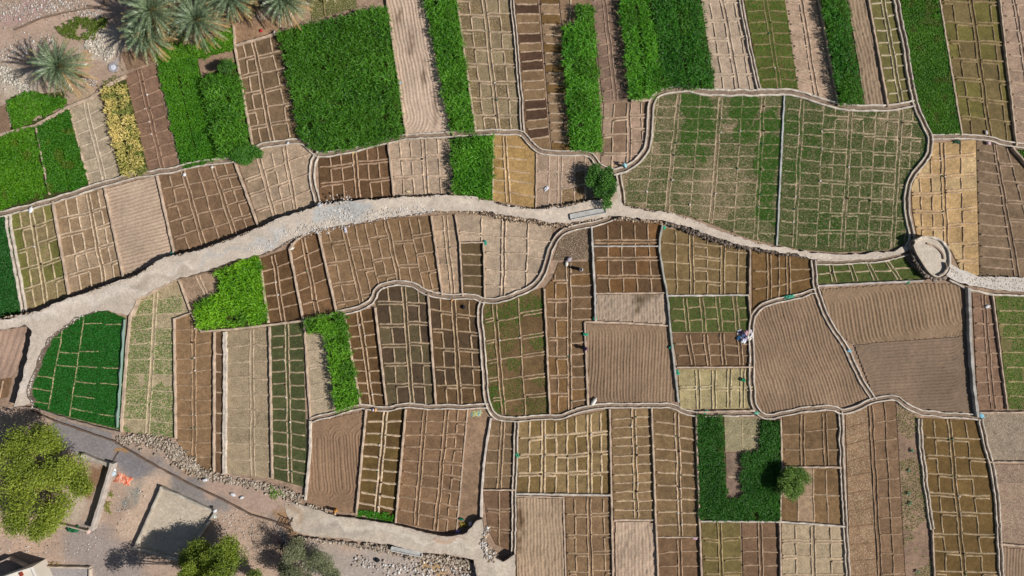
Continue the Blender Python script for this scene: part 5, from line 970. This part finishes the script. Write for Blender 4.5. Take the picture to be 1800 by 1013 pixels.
def palm(label, px, py, zc, Lf, seed, nf=84, tip=.5):
    rs = np.random.default_rng(4000+seed); c = np.array(W(px, py, zc)); e = empty('date_palm', (c[0], c[1], 0)); tag(e, label, 'palm tree', 'date palms at the upper left')
    A = Acc(); n = 14; rr = [.34-.08*i/n+(.03 if i % 2 else 0) for i in range(n+1)]
    A.tube([(.15*math.sin(i*.4), .1*math.sin(i*.3), zc*i/n-.05) for i in range(n+1)], rr, 10, lin((120, 100, 80))); A.build('trunk', M_bark, e)
    VV = []; FF = []; CC = []; nn = 0
    tx, ty = .15*math.sin(n*.4), .1*math.sin(n*.3)
    for k in range(nf):
        f = k/nf; az = k*2.39996+rs.uniform(-.15, .15)
        el = R(78-118*f**.85+rs.uniform(-7, 7)); L = Lf*rs.uniform(.85, 1.08)*(.72+.28*min(1, f*2.5))
        droop = rs.uniform(.5, .9)*(1.05-.4*f)
        old = f > .74
        m = 12; pts = [np.array([tx, ty, zc])]; d_el = el
        for i in range(m):
            s = L/m; d_el = el-droop*((i+1)/m)**1.3*1.15
            d_el = max(d_el, R(-80)); pts.append(pts[-1]+s*np.array([math.cos(az)*math.cos(d_el), math.sin(az)*math.cos(d_el), math.sin(d_el)]))
        pts = np.array(pts); side = np.array([-math.sin(az), math.cos(az), 0.])
        g1, g2 = np.array(lin((60, 84, 56), .95)), np.array(lin((150, 168, 128), 1.0)); dry = np.array(lin((206, 170, 112)))
        # rachis
        w_ = np.linspace(.05, .012, m+1)[:, None]
        V = np.concatenate([pts-side*w_, pts+side*w_]); F = [(i, i+1, m+1+i+1, m+1+i) for i in range(m)]
        rc = np.tile(np.array(lin((168, 158, 104))) if not old else dry, (len(V), 1)); VV.append(V); FF += [tuple(x+nn for x in q) for q in F]; CC.append(rc); nn += len(V)
        st = 30
        for j in range(st):
            t = .12+.88*j/(st-1); p = t*m; i = min(int(p), m-1); q = pts[i]+(pts[i+1]-pts[i])*(p-i); tg = pts[i+1]-pts[i]; tg /= np.linalg.norm(tg); up = np.cross(tg, side)*-1
            if up[2] < 0: up = -up
            ll = .46*math.sin(math.pi*min(1, (.18+t*.80)))**.7+.12
            for sg in (-1, 1):
                d = tg*.75+side*sg*rs.uniform(.45, .75)+up*rs.uniform(.05, .45); d /= np.linalg.norm(d); wv = np.cross(d, up); wv /= np.linalg.norm(wv)+1e-6
                l = ll*rs.uniform(.8, 1.15); w2 = .048
                V = np.array([q-tg*w2, q+tg*w2, q+d*l+tg*.006, q+d*l-tg*.006]); mv = rs.random()
                dr = 1.0 if old else (min(1, max(0, (t-.72)*5)*tip*2*rs.random()) if f > .25 else 0)
                cc = (g1*(1-mv)+g2*mv)*(1-dr)+dry*dr*rs.uniform(.7, 1.1)
                VV.append(V); FF.append((nn, nn+1, nn+2, nn+3)); CC.append(np.tile(cc, (4, 1))); nn += 4
    mesh('crown', np.vstack(VV), FF, M_palm, e, np.vstack(CC))
    A = Acc()
    for k in range(14):
        az = rs.uniform(0, 6.28); l = rs.uniform(.5, 1.0); A.tube([(tx, ty, zc-.1), (tx+math.cos(az)*l*.6, ty+math.sin(az)*l*.6, zc+.35), (tx+math.cos(az)*l, ty+math.sin(az)*l, zc+.1)], [.04, .03, .02], 4, lin((206, 160, 84)))
    A.build('date_stalks', M_bark, e); return e
M_palm = leaf_mat('palm_leaf', .12, .33)
palm('lone date palm standing clear on the stony ground', 106, 116, 5.4, 4.6, 1)
palm('tall date palm, leftmost of the clump at the top edge', 268, 18, 6.2, 5.0, 2)
palm('short date palm half hidden under the tall leftmost one', 258, 60, 4.2, 4.2, 3)
palm('date palm in the clump reaching lowest over the green strip', 347, 34, 5.6, 4.6, 4)
palm('date palm at the top edge above the red item', 408, -6, 5.8, 4.0, 5)
palm('rightmost date palm at the top edge beside the largest maize field', 500, -4, 5.8, 4.4, 6)
palm('date palm beyond the top edge with only frond tips showing', 575, -40, 5.0, 3.4, 7)
# ---------------------------------------------------------------- small things
def sack(name, label, cat, px, py, L, wd, h, col, rz=0, z=0, tie=(120, 110, 100), seed=0, group=None):
    """lumpy filled sack with a tied neck, lying down"""
    rs = np.random.default_rng(5000+seed); x, y, _ = W(px, py, z+h/2); e = empty(name, (x, y, z), rz); tag(e, label, cat, group)
    A = Acc(); V = []; n, m = 12, 9
    for i in range(m):
        t = i/(m-1); r = math.sin(math.pi*min(1, t*.86+.07))**.55
        if t > .86: r = .3+.15*(t-.86)/.14
        for k in range(n):
            a = 2*math.pi*k/n; jt = 1+rs.uniform(-.09, .09)
            V.append(((t-.5)*L, math.cos(a)*wd/2*r*jt, max(.01, h/2+math.sin(a)*h/2*r*jt)))
    F = [(i*n+k, i*n+(k+1) % n, (i+1)*n+(k+1) % n, (i+1)*n+k) for i in range(m-1) for k in range(n)]+[tuple(reversed(range(n))), tuple(range((m-1)*n, m*n))]
    A.add(V, F, lin(col)); A.build('sack_body', M_cloth, e, smooth=True)
    A = Acc(); A.tube([(L*.36, 0, h*.5), (L*.40, 0, h*.5)], [wd*.23, wd*.23], 8, lin(tie)); A.build('tie', M_cloth, e); return e
def cloth(name, label, cat, px, py, L, wd, h, col, rz=0, z=0, seed=0, cols=None):
    """crumpled sheet lying in folds"""
    rs = np.random.default_rng(6000+seed); x, y, _ = W(px, py, z); n = 14
    gx, gy = np.meshgrid(np.linspace(-.5, .5, n), np.linspace(-.5, .5, n), indexing='ij')
    hh = h*(np.abs(np.sin(gx*9+vnoise(gx*5, gy*5, 1, seed)*5))*.5+vnoise(gx, gy, .18, seed+3)*.6)*(1-(np.maximum(abs(gx), abs(gy))*2)**4*.9)+.03
    X = gx*L+(vnoise(gx, gy, .25, seed+1)-.5)*L*.3; Y = gy*wd+(vnoise(gx, gy, .25, seed+2)-.5)*wd*.3
    top = np.stack([X.ravel(), Y.ravel(), hh.ravel()], 1); bot = top.copy(); bot[:, 2] = np.maximum(bot[:, 2]-.025, .002)
    idx = np.arange(n*n).reshape(n, n); f = np.stack([idx[:-1, :-1], idx[1:, :-1], idx[1:, 1:], idx[:-1, 1:]], -1).reshape(-1, 4)
    c1 = np.array(lin(col)); cc = np.tile(c1, (n*n, 1))
    if cols:
        st = (np.sin(gx.ravel()*30) > .2); cc[st] = lin(cols)
    o = mesh(name, np.vstack([top, bot]), np.vstack([f, f[:, ::-1]+n*n]), M_cloth, None, np.vstack([cc, cc]), smooth=True, loc=(x, y, z)); o.rotation_euler = (0, 0, rz); return tag(o, label, cat)
WH = (236, 236, 236)
cloth('tarpaulin', 'orange striped tarpaulin on the ground beside the concrete wall', 'tarpaulin', 217, 843, 2.3, 1.4, .35, (236, 120, 88), -.25, cols=(240, 190, 160), seed=1)
sack('sack', 'blue and white sack beside the orange tarpaulin', 'sack', 199, 832, 1.0, .8, .5, (196, 216, 226), .8, seed=2)
sack('sack', 'white sack at the top of the concrete wall', 'sack', 201, 826, .6, .5, .4, WH, 2, seed=3)
sack('sack', 'white and red sack at the foot of the concrete wall', 'sack', 155, 934, .8, .7, .45, (232, 196, 184), 1.2, seed=4)
sack('sack', 'white sack on the enclosure corner', 'sack', 378, 898, .7, .5, .35, WH, .6, z=.75, seed=5)
sack('sack', 'pale green sack just below the enclosure corner', 'sack', 376, 908, .9, .6, .4, (214, 228, 220), -.2, seed=6)
sack('sack', 'long white sack at the bottom left corner of the square ploughed field', 'sack', 1044, 706, 1.35, .6, .65, (240, 236, 226), .95, z=.1, seed=7)
sack('sack', 'turquoise sack at the junction of channels on the right', 'sack', 1725, 731, 1.0, .7, .5, (150, 206, 222), -.6, z=.3, seed=8)
sack('sack', 'pale blue sack beside the channel between the ploughed fields', 'sack', 1493, 617, .7, .45, .35, (140, 196, 214), -.1, z=.1, seed=9)
sack('sack', 'white sack in the narrow brown ladder on the right', 'sack', 1736, 539, .8, .5, .35, WH, .3, seed=10)
cloth('fabric', 'small white cloth with a blue edge on the patchy pink plot', 'cloth', 960, 332, .75, .5, .4, (236, 238, 244), .7, seed=11)
cloth('fabric', 'light blue rag on the wall of the pale pink ploughed strip', 'cloth', 702, 146, .55, .35, .2, (170, 214, 228), .2, z=.3, seed=12)
sack('sack', 'white sack at the head of the far left plot', 'sack', 54, 369, 1.0, .6, .4, WH, 1.3, z=.1, seed=13)
sack('sack', 'white sack at the head of the brown square beds', 'sack', 324, 307, .55, .5, .35, WH, 1.3, z=.05, seed=14)
sack('sack', 'white sack on the channel near the left brown plot', 'sack', 373, 294, .55, .45, .35, (226, 216, 200), .3, z=.05, seed=15)
sack('sack', 'white parcel in the brown tapering plot', 'parcel', 513, 437, .8, .4, .25, (244, 240, 230), .4, seed=16)
sack('sack', 'white sack on the channel left of the short curved bend', 'sack', 506, 252, .5, .4, .3, (226, 232, 240), 1.2, z=.1, seed=17)
cloth('fabric', 'white and blue cloth hanging over the rubble at the broad tan plot', 'cloth', 607, 404, .4, .9, .3, (226, 226, 240), .2, z=.1, seed=18)
sack('sack', 'black and white bundle on the path edge at the curved channel', 'bundle', 562, 361, .7, .5, .5, (190, 196, 206), .5, z=1.1, seed=19)
sack('sack', 'lavender bundle on the channel by the dark wet ladder', 'bundle', 656, 721, .42, .3, .35, (222, 208, 232), 1.7, z=.3, seed=20)
sack('sack', 'orange bundle beside the lavender one', 'bundle', 660, 721, .5, .35, .4, (246, 190, 120), 1.6, z=.3, seed=21)
sack('sack', 'orange bag on the channel at the dark grid beds', 'bag', 795, 528, .4, .3, .3, (230, 160, 100), .2, z=.3, seed=22)
sack('sack', 'black bag in the dark grid beds', 'bag', 815, 540, .6, .5, .5, (40, 42, 48), 1.5, seed=23)
sack('sack', 'yellow bag at the top of the dark upright beds', 'bag', 621, 269, .4, .35, .3, (226, 190, 80), .2, seed=24)
sack('sack', 'cream parcel at the foot of the pale pink upright beds', 'parcel', 718, 337, .8, .35, .25, (232, 214, 170), -.2, seed=25)
sack('sack', 'white sack at the corner by the track bend', 'sack', 827, 921, .8, .6, .5, (236, 216, 214), 1.3, seed=26)
sack('sack', 'violet bag in the shade at the track bend', 'bag', 805, 935, .8, .5, .3, (150, 136, 196), -.1, seed=27)
sack('sack', 'white bags on the stones beside the village road', 'bag', 361, 844, .9, .45, .3, WH, .1, z=.2, seed=28)
sack('sack', 'white bag on the kerb of the village road, left of two', 'bag', 410, 870, .9, .5, .3, WH, -.4, seed=29)
sack('sack', 'white bag on the kerb of the village road, right of two', 'bag', 425, 875, .7, .4, .3, WH, .4, seed=30)
sack('sack', 'black bag lying on the grey ground below the track', 'bag', 663, 985, .6, .8, .45, (36, 38, 42), 1.4, seed=31)
cloth('net', 'dark green net on the wall stub near the big tree', 'net', 129, 930, 1.6, 1.0, .5, (40, 110, 70), -.1, z=.2, seed=32)
sack('sack', 'red bag in the short bare plot below the palms', 'bag', 459, 54, .5, .45, .35, (200, 50, 60), .6, seed=33)
sack('sack', 'white stone pot at the corner of the largest maize field', 'pot', 483, 57, .45, .4, .4, (230, 222, 214), .1, z=.2, seed=34)
cloth('net', 'green net bundle on the top of the diagonal ploughed field', 'net', 1388, 522, 1.5, .5, .3, (90, 180, 150), .25, z=.3, seed=35)
cloth('net', 'dark net bundle at the head of the ochre plot', 'net', 1681, 250, 1.2, .55, .3, (50, 80, 60), 0, seed=36)
sack('sack', 'pink sack on the channel at the mauve plot', 'sack', 1738, 252, .6, .5, .4, (236, 200, 210), -.8, z=.2, seed=37)
sack('sack', 'white sack on the channel above the large olive plot', 'sack', 1734, 233, .4, .7, .3, (230, 220, 220), .2, z=.1, seed=38)
sack('sack', 'pink bundle on the ladder beside the U shaped crop', 'bundle', 1222, 947, .9, .3, .25, (226, 180, 200), -.1, seed=39)
sack('sack', 'turquoise sack at the corner of the curving channel below the square ploughed field', 'sack', 1330, 726, .8, .5, .3, (120, 190, 160), .1, z=.2, seed=40)
for k, (x, y, c_, rr_) in enumerate([(1300, 583, (230, 226, 240), .3), (1306, 590, (90, 110, 150), 1), (1312, 586, (240, 190, 200), 2), (1318, 583, (250, 236, 240), 0), (1299, 594, (60, 100, 140), 1.2), (1309, 597, (214, 200, 232), .5), (1316, 594, (246, 240, 224), 2.2), (1304, 585, (50, 44, 60), .4), (1321, 589, (250, 246, 246), 1.4), (1306, 600, (240, 240, 244), 2.8)]):
    cloth('garment', ['lilac', 'slate blue', 'pink', 'large white', 'teal blue', 'lavender striped', 'cream', 'black', 'bright white', 'small white'][k]+' piece of clothing in the heap at the walled plot corner', 'garment', x, y, .72, .55, .25, c_, rr_, z=.02+.03*k, seed=50+k)
cloth('produce_heap', 'heap of yellow produce near the track bend', 'produce', 814, 922, 1.0, .7, .35, (196, 160, 70), .3, seed=70, cols=(150, 140, 60))
sack('crate_bag', 'dark green bag beside the yellow produce heap', 'bag', 811, 913, .9, .4, .4, (30, 110, 80), -.2, seed=71)
cloth('plastic_litter', 'scatter of blue and yellow plastic on the smooth bare strip', 'litter', 838, 727, 1.5, .9, .2, (150, 186, 180), .1, seed=72, cols=(220, 200, 90))
for k, (x, y, c_) in enumerate([(1046, 560, (40, 150, 110)), (1180, 610, (60, 170, 140)), (1191, 655, (60, 170, 140)), (1029, 588, (60, 170, 130)), (1596, 496, (50, 140, 100)), (909, 800, (70, 160, 120)), (1166, 400, (60, 180, 140)), (303, 446, (70, 170, 150)), (853, 427, (60, 160, 140)), (1306, 668, (40, 130, 90)), (1240, 724, (50, 160, 130))]):
    cloth('green_rag', 'green rag at '+['the top of the square ploughed field wall', 'the winding wall beside the square ploughed field', 'the lower winding wall by the straw coloured plot', 'the left wall of the square ploughed field', 'the foot of the round platform', 'the lower double wall', 'the top of the olive brown plot', 'the corner of the pale ploughed rectangle', 'the small dark ladder corner', 'the right of the straw coloured plot', 'the wall above the U shaped crop'][k], 'rag', x, y, .7, .45, .25, c_, k, z=.25, seed=80+k)
for k, (x, y) in enumerate([(1602, 792), (1598, 828), (1597, 868), (1599, 885), (1613, 1005)]):
    tree('cabbage_plant', ['topmost', 'second', 'third', 'fourth', 'lowest'][k]+' grey green leafy plant in the weedy bottom right strip', 'plant', x, y, .22, .26, .26, .18, 60, .2, (80, 116, 84), (136, 160, 128), 4, 40+k, cr=.6)
# well
e = empty('well_cap', W(200, 119)); tag(e, 'round grey well cap on the stony ground near the lone palm', 'well')
A = Acc(); A.tube([(0, 0, -.05), (0, 0, .22)], [.75, .7], 20, lin((170, 166, 168))); A.build('rim', M_conc, e); A = Acc(); A.tube([(0, 0, .22), (0, 0, .34)], [.42, .3], 16, lin((214, 216, 224))); A.build('lid', M_conc, e)
# thin rods: water pipes / poles, and one painted shadow
def rod(name, label, cat, a, b, r, col, z=.3):
    A = Acc(); pa, pb = W(*a, z), W(*b, z); m = (np.array(pa)+np.array(pb))/2; A.tube([tuple(np.array(pa)-m), tuple(np.array(pb)-m)], r, 8, lin(col)); o = A.build(name, M_cloth, smooth=True); o.location = tuple(m); return tag(o, label, cat)
rod('shadow_rod', 'dark rod painting the cast shadow of the person in white', 'painted shadow', (1000, 470), (1022, 475), .09, (44, 38, 34), .15)  # dark rod laid down as the cast shadow of the person in white
for k, (a, b) in enumerate([((165, 530), (195, 537)), ((90, 575), (165, 538)), ((60, 640), (88, 578))]):
    rod('fence_wire', ['right', 'middle', 'lower left'][k]+' stretch of thin dark fence pipe on the stone verge of the path', 'pipe', a, b, .035, (80, 76, 74), 1.35)
# gate stones and rags in the feeders (many alike)
rs = np.random.default_rng(99); rs.shuffle(GATES)
A = Acc(); t_ = [(0, 0)]
def small_mesh(name, mat, col, s):
    A = Acc(); r2 = np.random.default_rng(int(s*1000)); V = []; n = 7
    for zf, rf in ((0, .9), (.45, 1), (.8, .6)):
        for k in range(n): a = 6.283*k/n; j = r2.uniform(.75, 1.2); V.append((math.cos(a)*s*rf*j, math.sin(a)*s*rf*j*.8, zf*s*1.1))
    F = [(i*n+k, i*n+(k+1) % n, (i+1)*n+(k+1) % n, (i+1)*n+k) for i in range(2) for k in range(n)]+[tuple(range(2*n, 3*n))]
    A.add(V, F, lin(col)); return A.build(name, mat)
kinds = [('gate_stone', M_rock, (226, 216, 204), .15, 'small white stone plugging a gap in a field ridge', 'stone', 'white stones plugging ridge gaps'),
         ('gate_rag', M_cloth, (56, 110, 84), .14, 'small dark green rag plugging a gap in a field ridge', 'rag', 'green rags plugging ridge gaps'),
         ('gate_clod', M_rock, (74, 58, 48), .16, 'small dark clod plugging a gap in a field ridge', 'clod', 'dark clods plugging ridge gaps')]
protos = [small_mesh(k[0], k[1], k[2], k[3]) for k in kinds]
cnt = [0, 0, 0]
for (x, y) in GATES[:560]:
    k = int(rs.choice(3, p=[.5, .25, .25]))
    if cnt[k] >= 240: continue
    o = protos[k] if cnt[k] == 0 else protos[k].copy()
    if cnt[k]: C.objects.link(o)
    cnt[k] += 1; o.location = (x+rs.uniform(-.15, .15), y+rs.uniform(-.12, .12), .12); o.rotation_euler = (0, 0, rs.uniform(0, 6)); s = rs.uniform(.6, 1.25); o.scale = (s, s, s)
    tag(o, kinds[k][4], kinds[k][5], kinds[k][6])
# ---------------------------------------------------------------- people
def person(label, px, py, rz, pose, robe, skin=(110, 76, 56), hair=(24, 20, 20), leg=None, z=0):
    """pose 'bend' or 'stand'; one skinned body, robe and hair as children"""
    x, y, _ = W(px, py, z+.8); e = empty('person', (x, y, z), rz); tag(e, label, 'person')
    if pose == 'bend': J = dict(pel=(0, 0, .85), chest=(.38, 0, 1.02), neck=(.52, 0, 1.02), head=(.68, 0, .98), sh=.19, elb=(.48, .22, .72), hand=(.58, .16, .46), hip=.11, knee=(.06, .12, .46), foot=(-.02, .13, .04))
    else: J = dict(pel=(0, 0, .92), chest=(.02, 0, 1.30), neck=(.02, 0, 1.46), head=(.04, 0, 1.62), sh=.20, elb=(.04, .27, 1.12), hand=(.16, .25, .88), hip=.10, knee=(.06, .11, .49), foot=(0, .12, .04))
    v = []; ed = []; r = []
    def a(p, q, rad): v.append(p); r.append(rad); (ed.append((q, len(v)-1)) if q is not None else None); return len(v)-1
    p0 = a(J['pel'], None, .14); c0 = a(J['chest'], p0, .15); n0 = a(J['neck'], c0, .06); h0 = a(J['head'], n0, .105)
    hx = Vector(J['head'])+(Vector(J['head'])-Vector(J['neck'])).normalized()*.09; a(tuple(hx), h0, .08)
    for s in (-1, 1):
        sh = a((J['chest'][0]+.03, s*J['sh'], J['chest'][2]+.03), c0, .065)
        el = a((J['elb'][0], s*J['elb'][1], J['elb'][2]), sh, .045); ha = a((J['hand'][0], s*J['hand'][1], J['hand'][2]), el, .03)
        hd = Vector(v[ha])-Vector(v[el]); hd.normalize(); pm = Vector(v[ha])+hd*.06; pi = a(tuple(pm), ha, .034)
        for f in range(5):
            off = Vector((.016*(f-2), 0, 0)) if f < 4 else Vector((-.05, 0, 0)); t1 = pm+hd*(.045 if f < 4 else .01)+off; q = a(tuple(t1), pi, .009); a(tuple(t1+hd*(.035-.004*abs(f-2))+Vector((.01, 0, 0))), q, .007)
        hp = a((J['pel'][0], s*J['hip'], J['pel'][2]-.06), p0, .10); kn = a((J['knee'][0], s*J['knee'][1], J['knee'][2]), hp, .06); ft = a((J['foot'][0], s*J['foot'][1], J['foot'][2]+.04), kn, .042); a((J['foot'][0]+.17, s*J['foot'][1], J['foot'][2]), ft, .035)
    me = bpy.data.meshes.new('body'); me.from_pydata(v, ed, []); me.materials.append(M_skin)
    o = bpy.data.objects.new('body', me); C.objects.link(o); o.parent = e
    sk = o.modifiers.new('skin', 'SKIN'); o.modifiers.new('sub', 'SUBSURF').levels = 1; o.modifiers['sub'].render_levels = 1
    for i, rad in enumerate(r): me.skin_vertices[0].data[i].radius = (rad, rad)
    me.skin_vertices[0].data[0].use_root = True
    ca = me.color_attributes.new('Col', 'FLOAT_COLOR', 'POINT')
    dg = bpy.context.evaluated_depsgraph_get(); ev = o.evaluated_get(dg); m2 = bpy.data.meshes.new_from_object(ev); o.modifiers.clear(); o.data = m2
    m2.name = 'body'
    for nme in list(m2.color_attributes.keys()): m2.color_attributes.remove(m2.color_attributes[nme])
    a2 = m2.color_attributes.new('Col', 'FLOAT_COLOR', 'POINT'); cc = np.tile(np.array([*lin(skin), 1], np.float32), (len(m2.vertices), 1)); a2.data.foreach_set('color', cc.ravel())
    m2.polygons.foreach_set('use_smooth', np.ones(len(m2.polygons), bool))
    A = Acc(); A.tube([Vector(J['neck'])-Vector((.04, 0, .02)), J['chest'], ((J['chest'][0]+J['pel'][0])/2, 0, (J['chest'][2]+J['pel'][2])/2+.02), J['pel'], (J['pel'][0]-.01, 0, J['pel'][2]-.3), (J['pel'][0]+.01, 0, .22)], [.10, .235, .21, .21, .23, .27], 14, lin(robe), cap=False); A.build('robe', M_cloth, e, smooth=True)
    for s in (-1, 1):
        A = Acc(); A.tube([(J['chest'][0]+.02, s*J['sh']*.8, J['chest'][2]+.02), (J['chest'][0]+.04, s*J['sh']*1.08, J['chest'][2]), (J['elb'][0], s*J['elb'][1], J['elb'][2]), tuple(Vector((J['elb'][0], s*J['elb'][1], J['elb'][2])).lerp(Vector((J['hand'][0], s*J['hand'][1], J['hand'][2])), .85))], [.09, .09, .068, .06], 10, lin(robe), cap=False); A.build('sleeve', M_cloth, e, smooth=True)
    A = Acc(); hc = Vector(J['head'])+Vector((.0, 0, .02)); V = []; n, m = 12, 6
    ax = (Vector(J['head'])-Vector(J['neck'])).normalized()
    for i in range(m):
        ph = math.pi*.5*i/(m-1)
        for k in range(n):
            an = 6.283*k/n; sd = ax.orthogonal().normalized(); s2 = ax.cross(sd); V.append(tuple(hc+ax*(.125*math.cos(ph)+.02)+(sd*math.cos(an)+s2*math.sin(an))*.122*max(.05, math.sin(ph))))
    A.add(V, [(i*n+k, i*n+(k+1) % n, (i+1)*n+(k+1) % n, (i+1)*n+k) for i in range(m-1) for k in range(n)], lin(hair)); A.build('hair', M_cloth, e, smooth=True)
    return e
person('person in a turquoise robe bending over a bed beside the channel bend', 1100, 292, R(140), 'bend', (176, 226, 230))
person('person in dark violet standing by the wall of the square ploughed field', 1029, 613, R(180), 'stand', (90, 70, 120))
person('person in white standing in the tall brown mixed beds', 1022, 474, R(200), 'stand', (226, 222, 220))
person('person in orange standing at the lower end of the swirling ploughed field', 589, 899, R(190), 'stand', (222, 160, 80))
sack('sack', 'white sack at the head of the tall brown mixed beds', 'sack', 996, 464, .75, .5, .4, (232, 230, 218), 1.5, seed=90)
sack('sack', 'grey and pink bundle of clothes on the wall by the rough dark soil', 'bundle', 1001, 456, .8, .6, .35, (190, 180, 190), .7, z=.2, seed=91)
